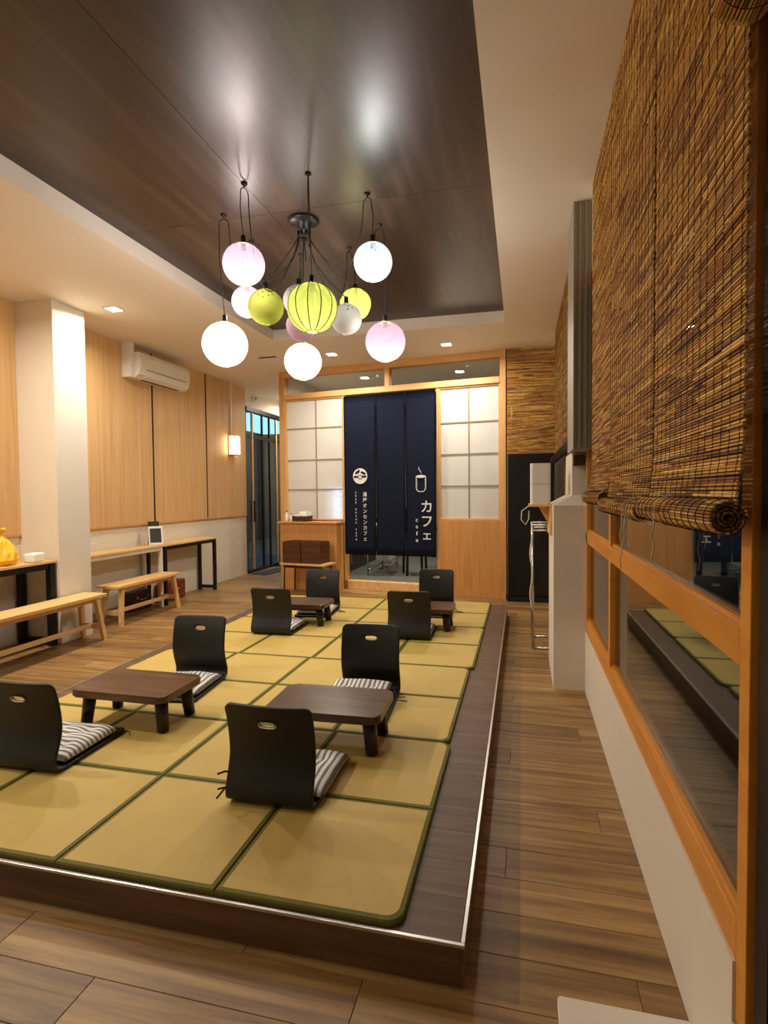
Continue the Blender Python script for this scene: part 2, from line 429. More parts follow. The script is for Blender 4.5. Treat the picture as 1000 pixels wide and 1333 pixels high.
# ------------------------------------------------------------------ ceiling with the tray
ceil = MB()
for (a, b, c, d) in ((XL - 0.3, TX0, YB, YEND), (TX1, XR + 0.5, YB, YEND), (TX0, TX1, YB, TY0), (TX0, TX1, TY1, YEND)):
    ceil.box(a, b, c, d, ZC, ZT + 0.12)
ceil = struct(ceil.build('ceiling', 'ceiling_paint'))
xs = [TX0 - 0.02, -1.80, TX1 + 0.02]; ys = [TY0 - 0.02, 1.44, 3.88, TY1 + 0.02]
for i in range(2):
    for j in range(3):
        cx, cy = (xs[i] + xs[i + 1]) / 2, (ys[j] + ys[j + 1]) / 2
        hw, hh = (xs[i + 1] - xs[i]) / 2 - 0.0015, (ys[j + 1] - ys[j]) / 2 - 0.0015
        MB().box(-hw, hw, -hh, hh, 0, 0.012).build('laminate_panel', 'tray_laminate', ceil, (cx, cy, ZT))
bx('backing', 'dark_gap', TX0 - 0.02, TX1 + 0.02, TY0, TY1, ZT + 0.014, ZT + 0.05, ceil)

# ------------------------------------------------------------------ left wall
wl = struct(bx('wall_left', 'wave_relief', XL - 0.25, XL, YB, 9.40, -0.1, ZC))
zp = 1.10
for (a, b) in ((5.02, 6.708), (6.752, 8.048), (8.092, 9.385), (1.75, 3.19), (3.23, 4.6)):
    MB().box(0, 0.022, 0, b - a, 0, ZC - zp, 0.002).build('wood_panel', 'oak_panel', wl, (XL, a, zp))
for y in (6.73, 8.07, 3.215):
    bx('groove_strip', 'dark_gap', XL, XL + 0.012, y - 0.0215, y + 0.0215, zp, ZC, wl)
for (a, b) in ((4.99, 9.385), (1.75, 4.6)):
    bx('ledge_trim', 'oak_low_panel', XL, XL + 0.03, a, b, zp - 0.022, zp, wl, 0.003)
bx('end_trim', 'oak_low_panel', XL - 0.26, XL + 0.004, 9.385, 9.41, 0, zp, wl)
col_l = struct(bx('wall_left_column', 'white_paint', XL + 0.001, -4.47, 4.60, 5.02, 0.0, ZC, None, 0.004))
# wall behind the viewer closes the room
struct(bx('wall_front', 'white_paint', XL - 0.25, XR + 0.6, YB - 0.15, YB, -0.1, ZC))

# ------------------------------------------------------------------ right wall: low wall, windows, pilaster, blinds
wr = MB()
wr.box(XR, XR + 0.12, 1.357, 4.4, -0.1, 0.44)
wr.box(XR, XR + 0.12, 1.25, 1.357, -0.1, 0.30)
wr.box(XR, XR + 0.12, 0.9, 1.25, -0.1, 0.05)
wr.box(XR, XR + 0.12, YB, 0.1, -0.1, ZC)
wr.box(XR, XR + 0.12, 0.1, 7.9, 2.95, ZC)
wr.box(XR, XR + 0.12, 5.0, 8.0, -0.1, 0.44)
wall_right = struct(wr.build('wall_right', 'white_paint'))
# window frames
WX = XR + 0.006
win = struct(bx('window_1', 'window_wood', WX, WX + 0.05, 1.356, 4.40, 0.44, 0.535, None, 0.002))
def wpart(name, y0, y1, z0, z1, x0=WX, x1=WX + 0.05): return bx(name, 'window_wood', x0, x1, y0, y1, z0, z1, win, 0.002)
wpart('mid_rail', 1.355, 4.35, 1.105, 1.19)
wpart('head_rail', 1.355, 4.35, 2.87, 2.95)
wpart('post', 3.19, 3.25, 0.535, 1.105); wpart('post', 3.19, 3.25, 1.19, 2.87)
wpart('post', 1.30, 1.355, 0.31, 2.95)
wpart('post', 4.30, 4.35, 0.535, 2.87)
for (a, b) in ((1.355, 3.19), (3.25, 4.30)):
    for (z0, z1) in ((0.535, 1.105), (1.19, 2.87)):
        bx('glass_pane', 'window_glass', WX + 0.026, WX + 0.032, a, b, z0, z1, win)
        MB().box(WX + 0.012, WX + 0.026, a, b, z0, z0 + 0.014).build('glazing_bead', 'window_wood', win)
# far window behind the far blind
win2 = struct(bx('window_2', 'window_wood', WX, WX + 0.05, 5.0, 7.9, 0.44, 0.535, None, 0.002))
bx('post', 'window_wood', WX, WX + 0.05, 6.4, 6.46, 0.535, 2.95, win2, 0.002)
bx('glass_pane', 'window_glass', WX + 0.026, WX + 0.032, 5.0, 6.4, 0.535, 2.95, win2)
bx('glass_pane', 'window_glass', WX + 0.026, WX + 0.032, 6.46, 7.9, 0.535, 2.95, win2)
# glazed door beside the window post
dr = struct(bx('door_2', 'black_metal', WX + 0.01, WX + 0.05, 0.12, 0.17, 0.02, 2.9))
bx('stile', 'black_metal', WX + 0.01, WX + 0.05, 1.22, 1.28, 0.06, 2.9, dr)
bx('glass_pane', 'window_glass', WX + 0.026, WX + 0.032, 0.17, 1.22, 0.06, 2.9, dr)
# ground outside
struct(bx('ground_outside', 'mat_dark', XR + 0.13, 9.0, -3, 12, -0.3, -0.12))
# pilaster with a sloped cap
pil = struct(MB().box(0.231, 0.52, 4.335, 5.08, 0.0, 1.38).build('wall_right_pilaster', 'white_paint'))
MB().hexa([(0.231, 4.335, 1.38), (0.52, 4.335, 1.38), (0.52, 5.08, 1.38), (0.231, 5.08, 1.38),
           (0.372, 4.47, 1.455), (0.52, 4.47, 1.455), (0.52, 5.08, 1.455), (0.372, 5.08, 1.455)]).build('sloped_cap', 'white_paint', pil)
bx('upper_column', 'white_paint', 0.372, 0.52, 4.47, 5.08, 1.455, 1.78, pil)
bx('upper_column', 'white_paint', 0.43, 0.52, 4.47, 5.08, 1.78, ZC, pil)
prof = MB()
prof.box(0.338, 0.454, 4.0, 4.46, 1.77, ZC)
for x in (0.338, 0.375, 0.412): prof.box(x, x + 0.012, 3.992, 4.0, 1.77, ZC)
struct(prof.build('trim_1', 'grey_profile'))
tag(MB().box(0.372, 0.452, 4.36, 4.46, 1.675, 1.755, 0.004).build('junction_box', 'dark_leather'), 'small dark junction box under the grey column casing', 'electrical box')

# ------------------------------------------------------------------ bamboo blinds
TINTS = [(206, 152, 72), (188, 130, 54), (220, 174, 92), (160, 106, 50), (230, 190, 110), (132, 88, 50), (212, 158, 66), (178, 126, 74)]
def tint(dark=1.0):
    c = lin(random.choice(TINTS)); v = random.uniform(0.7, 1.15) * dark
    return (c[0] * v, c[1] * v, c[2] * v, 1)
def blind(label, y0, y1, ztop, zroll, x=0.43, R=0.036, pitch=0.0076, axis='y', group='bamboo blinds', roll=True, dark=1.0, warp=0.055, loc=(0, 0, 0), bow=0.0, roll_mat='bamboo', tilt=0.0, roll_len=None):
    """sticks run along the local y axis, the roll hangs towards -x"""
    L = y1 - y0
    t = thing('bamboo_blind', label, 'blind', (x, y0, zroll) if axis == 'y' else loc, 0 if axis == 'y' else -PI / 2, group)
    sl = MB(); z = R * 0.6 if roll else 0.0; H = ztop - zroll
    def off(zz): return -0.016 * math.exp(-((zz - 0.0) / 0.10) ** 2) + bow * math.sin(PI * min(1, max(0, zz / H)))
    while z < H:
        a = 0.0
        j = random.uniform(-0.0015, 0.0015); j2 = random.uniform(-0.0015, 0.0015)
        while a < L:
            b = min(L, a + random.uniform(0.09, 0.34))
            if L - b < 0.04: b = L
            sl.color(tint(dark))
            r = random.uniform(0.0028, 0.0040)
            dx = off(z) + random.uniform(-0.0016, 0.0016)
            sl.tube([(dx, a + 0.001, z + j + (j2 - j) * a / L + tilt * a), (dx, b - 0.001, z + j + (j2 - j) * b / L + tilt * b)], r, 5, True, False)
            a = b
        z += pitch * random.uniform(0.9, 1.1)
    stuff(sl.build('slats', 'bamboo', t))
    wt = MB()
    k = 0.02
    while k < L:
        pts = []
        zz = R * 0.6 if roll else 0.0; side = 1
        while zz < H:
            pts.append((off(zz) - 0.0036, k + 0.002 * side, zz + tilt * k)); side = -side; zz += 0.02
        wt.tube(pts, 0.0009, 4, False, False)
        k += warp * random.uniform(0.9, 1.1)
    stuff(wt.build('warp_threads', 'warp_thread', t))
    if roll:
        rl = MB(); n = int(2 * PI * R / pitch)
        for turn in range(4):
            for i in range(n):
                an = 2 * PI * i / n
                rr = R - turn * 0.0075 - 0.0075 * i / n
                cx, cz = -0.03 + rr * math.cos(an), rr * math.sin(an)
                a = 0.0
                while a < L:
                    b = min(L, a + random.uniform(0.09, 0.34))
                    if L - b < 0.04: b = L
                    rl.color(tint(dark if turn == 0 else 0.35 * dark))  # inner turns tinted darker: shade inside the roll put into the colour
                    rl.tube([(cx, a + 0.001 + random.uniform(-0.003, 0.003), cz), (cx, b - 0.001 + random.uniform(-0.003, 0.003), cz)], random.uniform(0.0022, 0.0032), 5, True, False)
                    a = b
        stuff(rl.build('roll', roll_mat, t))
        rt = MB(); k = 0.02
        while k < L:
            rt.tube([(-0.03 + (R + 0.003) * math.cos(2 * PI * i / 20), k, (R + 0.003) * math.sin(2 * PI * i / 20)) for i in range(21)], 0.0012, 4, False, False)
            k += warp
        stuff(rt.build('roll_threads', 'warp_thread', t))
    return t
def cord_on(t, y, drop, parent_x=-0.07):
    pts = [(-0.030 + 0.041 * math.cos(a), y, 0.041 * math.sin(a)) for a in [PI * 0.5 + PI * k / 10 for k in range(11)]]
    pts = [(-0.032, y + 0.004, 0.06)] + pts
    MB().tube(pts, 0.002, 6).build('tie_cord', 'string_white', t)
    z0 = -0.02
    MB().tube([(-0.073 + 0.004 * math.sin(k * 1.3), y + 0.003 * math.sin(k * 2.1), z0 - drop * k / 10) for k in range(11)], 0.0022, 6).build('hanging_cord', 'string_white', t)
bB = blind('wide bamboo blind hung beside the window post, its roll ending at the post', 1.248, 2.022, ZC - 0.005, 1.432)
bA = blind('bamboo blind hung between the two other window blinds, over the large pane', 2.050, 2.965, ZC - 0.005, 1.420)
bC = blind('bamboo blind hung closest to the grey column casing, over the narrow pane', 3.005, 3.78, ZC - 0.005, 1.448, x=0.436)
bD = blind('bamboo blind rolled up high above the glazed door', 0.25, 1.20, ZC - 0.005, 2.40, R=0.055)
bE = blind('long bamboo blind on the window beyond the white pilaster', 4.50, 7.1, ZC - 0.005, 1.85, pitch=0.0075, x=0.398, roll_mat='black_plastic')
cord_on(bB, 0.45, 0.13); cord_on(bA, 0.10, 0.12); cord_on(bA, 0.16, 0.20); cord_on(bC, 0.66, 0.09)
# the blind on the end wall, in two overlapping hangs
bF = blind('bamboo blind on the end wall above the black cabinet, its lower layer folded over', 0.0, 0.655, ZC - 0.005, 2.04, axis='x', loc=(-0.195, 7.84, 2.04), roll=False, pitch=0.008)
ov = MB(); z = -0.045
while z < 0.42:
    a = 0.0
    while a < 0.655:
        b = min(0.655, a + random.uniform(0.09, 0.3)); ov.color(tint(0.95))
        s0, s1 = 0.20 * a, 0.20 * b
        if z + s0 < 0.30 + 0.16 * a: ov.tube([(0.016, a, z + s0 * (z + 0.09) / 0.5), (0.016, b, z + s1 * (z + 0.09) / 0.5)], 0.0032, 5, True, False)
        a = b
    z += 0.0085
stuff(ov.build('folded_layer', 'bamboo', bF))
MB().tube([(0.024, 0.06, 0.58), (0.026, 0.065, 0.45), (0.024, 0.062, 0.32)], 0.003, 6).build('pull_cord', 'string_white', bF)

# ------------------------------------------------------------------ end wall behind the blind and the hallway shell
YW = 7.875
struct(bx('wall_back', 'white_paint', -0.20, XR + 0.12, YW, YW + 0.12, 0, ZC))

# ------------------------------------------------------------------ partition to the cafe (its own rotated frame)
PA = -math.atan(0.1451); CA = math.cos(PA)
part = struct(link('wall_partition', None, None, (-3.8, 7.841 + 0.1451 * 3.8, 0), PA))
def sx(X): return (X + 3.8) / CA
def pb(name, mat, X0, X1, d0, d1, z0, z1, bev=0.002, parent=part):
    return bx(name, mat, sx(X0), sx(X1), d0, d1, z0, z1, parent, bev)
pb('post', 'oak_frame', -3.775, -3.672, -0.04, 0.08, 0, ZC)
pb('post', 'oak_frame', -0.285, -0.206, -0.04, 0.08, 0, ZC)
pb('top_beam', 'oak_beam', -3.675, -0.285, -0.04, 0.08, 3.325, ZC)
pb('door_beam', 'oak_beam', -3.675, -0.285, -0.045, 0.08, 2.975, 3.06)
pb('mullion', 'oak_frame', -1.965, -1.895, -0.04, 0.08, 3.06, 3.325)
pb('jamb', 'oak_frame', -2.655, -2.615, -0.03, 0.07, 0.13, 2.975)
pb('jamb', 'oak_frame', -1.18, -1.15, -0.03, 0.07, 0.13, 2.975)
pb('transom_pane', 'transom_glass', -3.675, -1.965, 0.018, 0.024, 3.06, 3.325, 0)
pb('transom_pane', 'transom_glass', -1.895, -0.285, 0.018, 0.024, 3.06, 3.325, 0)
pb('low_panel', 'oak_low_panel', -1.15, -0.20, -0.05, 0.06, 0.095, 1.085)
pb('kick_board', 'oak_low_panel', -1.15, -0.20, -0.062, 0.06, 0, 0.092)
pb('low_panel', 'oak_low_panel', -3.675, -2.63, -0.0, 0.06, 0.0, 1.06)
pb('threshold_step', 'bench_wood', -2.61, -1.16, -0.02, 0.12, 0.0, 0.135)
def shoji(label, X0, X1, Xm, zs):
    t = thing('shoji_screen', label, 'screen', (0, 0, 0), 0, 'shoji screens of the partition')
    t.location = part.location + Vector((math.cos(PA), math.sin(PA), 0)) * sx(X0); t.rotation_euler = (0, 0, PA)
    w_ = (X1 - X0) / CA; m_ = (Xm - X0) / CA; z0, z1 = zs[0], zs[-1]
    fr = 0.022
    for (a, b) in ((0, fr), (w_ - fr, w_)): bx('stile', 'oak_frame', a, b, -0.02, 0.015, z0, z1, t, 0.002)
    for (a, b) in ((z0, z0 + fr), (z1 - fr, z1)): bx('rail', 'oak_beam', fr, w_ - fr, -0.02, 0.015, a, b, t, 0.002)
    bx('muntin', 'muntin_grey', m_ - 0.008, m_ + 0.008, -0.006, 0.006, z0 + fr, z1 - fr, t, 0.001)
    for z in zs[1:-1]:
        for (a, b) in ((fr, m_ - 0.008), (m_ + 0.008, w_ - fr)): bx('muntin', 'muntin_grey', a, b, -0.006, 0.006, z - 0.008, z + 0.008, t, 0.001)
    for i in range(len(zs) - 1):
        for (a, b) in ((fr, m_), (m_, w_ - fr)):
            bx('pane', 'shoji_pane', a, b, 0.006, 0.010, max(zs[i], z0 + fr), min(zs[i + 1], z1 - fr), t)
    return t
shoji('white paned shoji screen above the wooden counter, beside the navy curtain', -3.672, -2.657, -3.134, (1.062, 1.545, 2.012, 2.51, 2.973))
shoji('white paned shoji screen above the wooden low panel, beside the end wall blind', -1.148, -0.287, -0.724, (1.088, 1.57, 2.02, 2.468, 2.973))

# noren curtain
nor = thing('noren_curtain', 'navy split doorway curtain printed with white cafe lettering', 'curtain')
DIRX = Vector((math.cos(PA), math.sin(PA), 0)); DIRY = Vector((-math.sin(PA), math.cos(PA), 0))
nor.location = part.location + DIRX * sx(-2.62) - DIRY * 0.075 + Vector((0, 0, 0.55)); nor.rotation_euler = (0, 0, PA)
NW = 1.44 / CA; NH = 2.40
cuts = [(0.0, 0.5275), (0.5305, 0.991), (0.9945, NW)]
for k, (a, b) in enumerate(cuts):
    mb = MB(); wv = random.uniform(0, 6)
    def f(u, v, a=a, b=b, wv=wv):
        x = a + (b - a) * u; g = (1 - v)
        return (x + (0.010 * g * (-1 if k == 0 else (1 if k == 2 else 0))) * (u if k == 0 else 1 - u) * 0.6, 0.006 * g * math.sin(wv + 9 * u) + 0.002 * math.sin(14 * u + 3 * v), NH * v)
    fs = mb.sheet(f, 16, 20)
    bmesh.ops.solidify(mb.bm, geom=mb.bm.faces[:], thickness=0.003)
    mb.build('cloth_panel', 'navy_cloth', nor)
MB().tube([(-0.01, 0.012, NH - 0.02), (NW + 0.01, 0.012, NH - 0.02)], 0.010, 10).build('rod', 'bench_wood', nor)
def txt(s, size, x, z, name='lettering', shear=0.0):
    cu = bpy.data.curves.new('t', 'FONT'); cu.body = s; cu.size = size; cu.align_x = 'CENTER'; cu.align_y = 'CENTER'; cu.resolution_u = 3
    cu.offset = size * 0.012; cu.shear = shear
    o = bpy.data.objects.new('t', cu); C.objects.link(o)
    dg = bpy.context.evaluated_depsgraph_get()
    me = bpy.data.meshes.new_from_object(o.evaluated_get(dg))
    bpy.data.objects.remove(o); me.materials.clear(); me.materials.append(MATS['print_white'])
    me.transform(Matrix.Rotation(PI / 2, 4, 'X')); me.name = name
    return link(name, me, nor, (x, -0.014, z))
def nx(X): return sx(X) - sx(-2.62)
z = 1.455 - 0.55
for ch in '湯屋オンセンカフェ':
    txt(ch, 0.072, nx(-2.278), z); z -= 0.0835
z = 1.495 - 0.55
for ch in 'yuya onsen cafe':
    if ch != ' ': txt(ch, 0.052, nx(-2.425), z)
    z -= 0.051
z = 1.27 - 0.55
for ch, zz in zip('カフェ', (1.265, 1.055, 0.855)): txt(ch, 0.195 if ch != 'ェ' else 0.165, nx(-1.315), zz - 0.55)
for ch, zz in zip('cafe', (1.085, 0.99, 0.885, 0.79)): txt(ch, 0.085, nx(-1.465), zz - 0.55)
em = MB(); ex, ez, er = nx(-2.352), 1.736 - 0.55, 0.118
em.flat([(er * math.cos(2 * PI * k / 40), er * math.sin(2 * PI * k / 40)) for k in range(40)])
emo = em.build('emblem', 'print_white', nor, (ex, -0.013, ez))
ed = MB()
def blob(cx, cz, rx, rz, a=0.0): ed.flat([(cx + rx * math.cos(t) * math.cos(a) - rz * math.sin(t) * math.sin(a), cz + rx * math.cos(t) * math.sin(a) + rz * math.sin(t) * math.cos(a)) for t in [2 * PI * k / 18 for k in range(18)]])
blob(-0.05, 0.055, 0.035, 0.022, 0.5); blob(-0.022, 0.075, 0.018, 0.026, 0.2); blob(0.045, 0.05, 0.04, 0.018, -0.25); blob(0.07, 0.035, 0.025, 0.016, -0.1)
blob(-0.078, -0.01, 0.028, 0.018, 0.1); blob(-0.045, -0.012, 0.016, 0.014); blob(0.05, -0.008, 0.02, 0.018); blob(0.083, -0.008, 0.024, 0.018)
ed.ribbon([(0.032 * math.cos(t), -0.012 + 0.027 * math.sin(t)) for t in [2 * PI * k / 20 for k in range(21)]], 0.010)
for (px, pz) in ((-0.03, -0.06), (0.0, -0.075), (0.03, -0.06), (-0.012, -0.045), (0.016, -0.05)): ed.ribbon([(px - 0.006, pz), (px + 0.006, pz + 0.004)], 0.005)
ed.build('emblem_motif', 'navy_print', emo, (0, -0.002, 0))
mg = MB(); mx0, mx1, mz0, mz1 = nx(-1.470), nx(-1.328), 1.495 - 0.55, 1.725 - 0.55
mc = (mx0 + mx1) / 2; hw = (mx1 - mx0) / 2
mg.ribbon([(mx0, mz1 - 0.01), (mx0, mz0 + 0.05), (mx0 + 0.012, mz0 + 0.02), (mx0 + 0.04, mz0), (mx1 - 0.04, mz0), (mx1 - 0.012, mz0 + 0.02), (mx1, mz0 + 0.05), (mx1, mz1 - 0.01)], 0.011)
mg.flat([(mc + hw * math.cos(t), mz1 - 0.012 + 0.022 * math.sin(t)) for t in [2 * PI * k / 20 for k in range(20)]])
for k in range(5):
    zz = mz1 - 0.06 - 0.032 * k
    mg.ribbon([(mx0, zz), (mx0 + 0.022, zz)], 0.006); mg.ribbon([(mx1, zz), (mx1 - 0.022, zz)], 0.006)
mg.ribbon([(mc - 0.03, mz1 + 0.13), (mc - 0.034, mz1 + 0.10), (mc - 0.018, mz1 + 0.075), (mc + 0.002, mz1 + 0.05), (mc + 0.004, mz1 + 0.022)], [0.003, 0.010, 0.009, 0.006, 0.003])
mg.build('mug_print', 'print_white', nor, (0, -0.014, 0))

# counter under the left-hand screen
ct = thing('side_counter', 'oak counter with a projecting top below the shoji screen', 'counter')
ct.location = part.location + DIRX * sx(-3.665) - DIRY * 0.045; ct.rotation_euler = (0, 0, PA)
cw = (3.665 - 2.64) / CA
bx('front_panel', 'oak_low_panel', 0.03, cw - 0.02, -0.24, -0.215, 0.0, 1.02, ct, 0.002)
bx('side_panel', 'oak_low_panel', 0.03, 0.055, -0.215, -0.002, 0.0, 1.02, ct, 0.002)
bx('side_panel', 'oak_low_panel', cw - 0.045, cw - 0.02, -0.215, -0.002, 0.0, 1.02, ct, 0.002)
bx('counter_top', 'oak_low_panel', 0.0, cw, -0.27, -0.002, 1.02, 1.05, ct, 0.004)
def ploc(X, d, z): return part.location + DIRX * sx(X) + DIRY * d + Vector((0, 0, z))
# basket of packets and bottles on the counter
bk = thing('condiment_basket', 'small dark woven basket of paper packets on the counter', 'basket', ploc(-3.30, -0.18, 1.05), PA)
m = MB(); m.prism([(-0.10, 0.0), (0.10, 0.0), (0.145, 0.085), (0.132, 0.085), (0.09, 0.012), (-0.09, 0.012), (-0.132, 0.085), (-0.145, 0.085)], 'y', -0.08, 0.08)
m.box(-0.13, 0.13, -0.085, -0.075, 0.002, 0.08).box(-0.13, 0.13, 0.075, 0.085, 0.002, 0.08)
m.build('basket_body', 'dark_leather', bk)
for k in range(7):
    o = MB().box(-0.05, 0.05, -0.004, 0.004, 0.0, random.uniform(0.08, 0.15), 0.002).build('paper_packet', 'cream_plastic' if k % 2 else 'white_paper', bk, (-0.05 + 0.02 * k, -0.05 + 0.018 * k, 0.02), random.uniform(-0.5, 0.5))
    o.rotation_euler.x = random.uniform(-0.25, 0.1)
for k, (X, h_) in enumerate(((-3.585, 0.16), (-3.50, 0.12))):
    t = thing('small_bottle', ['taller clear bottle at the counter end by the post', 'shorter clear bottle beside the packet basket on the counter'][k], 'bottle', ploc(X, -0.17, 1.05), 0, 'bottles on the counter')
    MB().lathe([(0, 0), (0.025, 0), (0.027, 0.01), (0.027, h_ * 0.6), (0.012, h_ * 0.78), (0.012, h_ * 0.9), (0, h_ * 0.9)], n=20).build('glass_body', 'white_plastic', t)
    MB().lathe([(0, h_ * 0.9), (0.014, h_ * 0.9), (0.014, h_), (0, h_)], n=16).build('cap', 'black_plastic', t)
# stool with stacked crates
st = thing('low_stool', 'light wooden topped stool with thin dark metal legs under the crates', 'stool', ploc(-3.02, -0.52, 0.0), PA - 0.05)
MB().prism(rrect(0.78, 0.36, 0.02), 'z', 0.43, 0.455, 0.003).build('seat', 'bench_wood', st)
for a in (-0.33, 0.33):
    for b in (-0.14, 0.14): MB().tube([(a * 0.96, b, 0.43), (a, b, 0.008)], 0.011, 8).build('leg', 'black_metal', st)
bx('seat_rail', 'dark_leather', -0.33, 0.33, -0.15, -0.13, 0.385, 0.43, st)
bx('seat_rail', 'dark_leather', -0.33, 0.33, 0.13, 0.15, 0.385, 0.43, st)
for i, (dx, n, lb) in enumerate(((-0.165, 4, 'pile by the corridor'), (0.155, 4, 'pile by the curtain'))):
    for k in range(n):
        t = thing('wooden_tray', '%s dark brown wooden tray of the %s on the stool' % (('lowest', 'second lowest', 'second highest', 'topmost')[k], lb), 'tray', st.location + Vector((math.cos(PA), math.sin(PA), 0)) * (dx - 0.02) + Vector((0, 0, 0.456 + 0.080 * k)), PA - 0.03 + 0.04 * i + random.uniform(-0.02, 0.02), 'stacked wooden trays on the stool')
        bx('tray_base', 'crate_wood', -0.15, 0.15, -0.14, 0.14, 0.0, 0.012, t)
        for (a, b, c, d) in ((-0.155, 0.155, -0.15, -0.138), (-0.155, 0.155, 0.138, 0.15), (-0.155, -0.143, -0.138, 0.138), (0.143, 0.155, -0.138, 0.138)):
            bx('tray_side', 'crate_wood', a, b, c, d, 0.001, 0.078, t, 0.002)

# ------------------------------------------------------------------ cafe behind the partition
cf = struct(bx('floor_cafe', 'cafe_floor', -3.60, XR, 8.42, 12.2, -0.01, 0.13))
# wedge of raised floor right behind the skewed partition
MB().hexa([(-3.60, 8.49, 0.0), (-0.21, 7.995, 0.0), (-0.21, 8.42, 0.0), (-3.60, 8.499, 0.0), (-3.60, 8.49, 0.129), (-0.21, 7.995, 0.129), (-0.21, 8.42, 0.129), (-3.60, 8.499, 0.129)]).build('floor_wedge', 'cafe_floor', cf)
struct(bx('wall_cafe_back', 'cafe_wall', -3.9, XR + 0.1, 12.2, 12.35, 0, ZC))
struct(bx('wall_cafe_side', 'white_paint', -3.81, -3.68, 8.49, 12.2, 0, ZC))
struct(bx('wall_cafe_right', 'cafe_wall', 0.0, 0.12, 8.05, 12.2, 0.0, ZC))
t = thing('dining_chair', 'black wooden chair with slim legs standing inside the cafe doorway', 'chair', (-1.72, 9.05, 0.13), 0.4)
MB().prism(rrect(0.40, 0.40, 0.04), 'z', 0.62, 0.66, 0.005).build('seat', 'black_plastic', t)
for a in (-0.16, 0.16):
    for b in (-0.16, 0.16): MB().tube([(a * 0.9, b * 0.9, 0.62), (a, b, 0.0)], 0.022, 8).build('leg', 'black_plastic', t)
bx('backrest', 'black_plastic', -0.19, 0.19, 0.16, 0.19, 0.66, 1.1, t, 0.01)
t = thing('bar_table', 'dark pedestal table inside the cafe by the door jamb', 'table', (-1.20, 9.75, 0.13))
MB().lathe([(0, 0), (0.2, 0), (0.2, 0.015), (0.06, 0.03), (0.055, 0.7), (0, 0.7)], n=24).build('pedestal', 'black_plastic', t)
MB().lathe([(0, 0.7), (0.3, 0.7), (0.3, 0.73), (0, 0.73)], n=32).build('table_top', 'black_plastic', t)
t = thing('metal_trestle', 'thin chrome framed serving cart inside the cafe', 'cart', (-2.33, 9.35, 0.13))
for a in (-0.14, 0.14):
    for b in (-0.5, 0.5): MB().tube([(a, b, 0.0), (a, b, 0.8)], 0.012, 8).build('leg', 'chrome', t)
for b in (-0.5, 0.5): MB().tube([(-0.14, b, 0.08), (0.14, b, 0.08)], 0.010, 8).build('rail', 'chrome', t)
for a in (-0.14, 0.14): MB().tube([(a, -0.5, 0.08), (a, 0.5, 0.08)], 0.010, 8).build('rail', 'chrome', t)
bx('cart_top', 'white_plastic', -0.16, 0.16, -0.52, 0.52, 0.8, 0.82, t)
bx('storage_bin', 'white_plastic', -0.12, 0.12, -0.05, 0.45, 0.18, 0.34, t, 0.01)
t = thing('display_fridge', 'black fronted counter unit with steel handles inside the cafe', 'counter', (-3.66, 8.75, 0.13))
bx('body', 'black_board', 0.0, 0.80, 0.0, 2.6, 0.0, 0.86, t, 0.004)
bx('unit_top', 'aluminium', -0.0, 0.84, -0.02, 2.62, 0.861, 0.89, t, 0.003)
for y in (0.35, 1.2, 2.1): MB().tube([(0.83, y, 0.15), (0.83, y, 0.7)], 0.012, 8).build('handle', 'chrome', t)
# plant on a stand behind the right-hand screen
t = thing('potted_plant', 'leafy plant in a pale pot, dimly seen through the shoji screen', 'plant', ploc(-0.50, 0.25, 0.13), 0)
MB().box(-0.12, 0.12, -0.12, 0.12, 0.0, 1.45, 0.004).build('plinth', 'pot', t)
MB().lathe([(0, 1.45), (0.085, 1.45), (0.115, 1.66), (0.10, 1.66), (0.09, 1.62), (0, 1.62)], n=24).build('pot', 'pot', t)
lf = MB()
for k in range(70):
    a = random.uniform(0, 2 * PI); e = random.uniform(0.1, 1.3); r = random.uniform(0.08, 0.20)
    p = Vector((r * math.cos(a) * math.cos(e), r * math.sin(a) * math.cos(e), 1.66 + r * math.sin(e))); d = (p - Vector((0, 0, 1.62))).normalized(); s_ = d.orthogonal().normalized() * 0.016
    q = p + d * 0.05
    lf.bm.faces.new([lf.bm.verts.new(v) for v in (p - d * 0.03, p + s_, q, p - s_)])
stuff(lf.build('foliage', 'green_leaf', t))
t = thing('light_sign', 'blue backlit vertical sign glowing through the lower shoji pane', 'sign', ploc(-2.83, 0.12, 0.13), PA)
bx('sign_case', 'black_plastic', -0.10, 0.10, 0.031, 0.06, 0.0, 1.45, t)
bx('sign_face', 'sign_on', -0.09, 0.09, 0.02, 0.03, 0.85, 1.44, t)
for k in range(6): MB().box(-0.02, 0.02, 0.014, 0.019, 0.93 + 0.08 * k, 0.96 + 0.08 * k).build('sign_dot', 'sign_dot', t)

# ------------------------------------------------------------------ hallway doors
d1 = struct(bx('door_1', 'black_metal', XL - 0.06, XL + 0.03, 9.42, 12.4, 3.02, 3.10))
bx('bottom_track', 'black_metal', XL - 0.06, XL + 0.03, 9.42, 12.4, 0.0, 0.05, d1)
bx('mid_rail', 'black_metal', XL - 0.03, XL + 0.004, 9.45, 12.4, 2.53, 2.60, d1)
yl = [(9.42, 9.45, 'black_metal'), (9.68, 9.72, 'oak_frame'), (10.10, 10.135, 'black_metal'), (10.42, 10.455, 'black_metal'), (10.74, 10.78, 'oak_frame'), (11.10, 11.14, 'black_metal'), (11.6, 11.64, 'black_metal'), (12.36, 12.4, 'black_metal')]
for a, b, mt in yl: bx('mullion', mt, XL - 0.03, XL + 0.005, a, b, 0.05, 3.02, d1, 0.003)
for (a, b, _), (c, d, _) in zip(yl, yl[1:]):
    bx('glass_pane', 'hall_glass', XL - 0.018, XL - 0.012, b, c, 0.05, 2.53, d1)
    bx('glass_pane', 'hall_glass', XL - 0.018, XL - 0.012, b, c, 2.60, 3.02, d1)
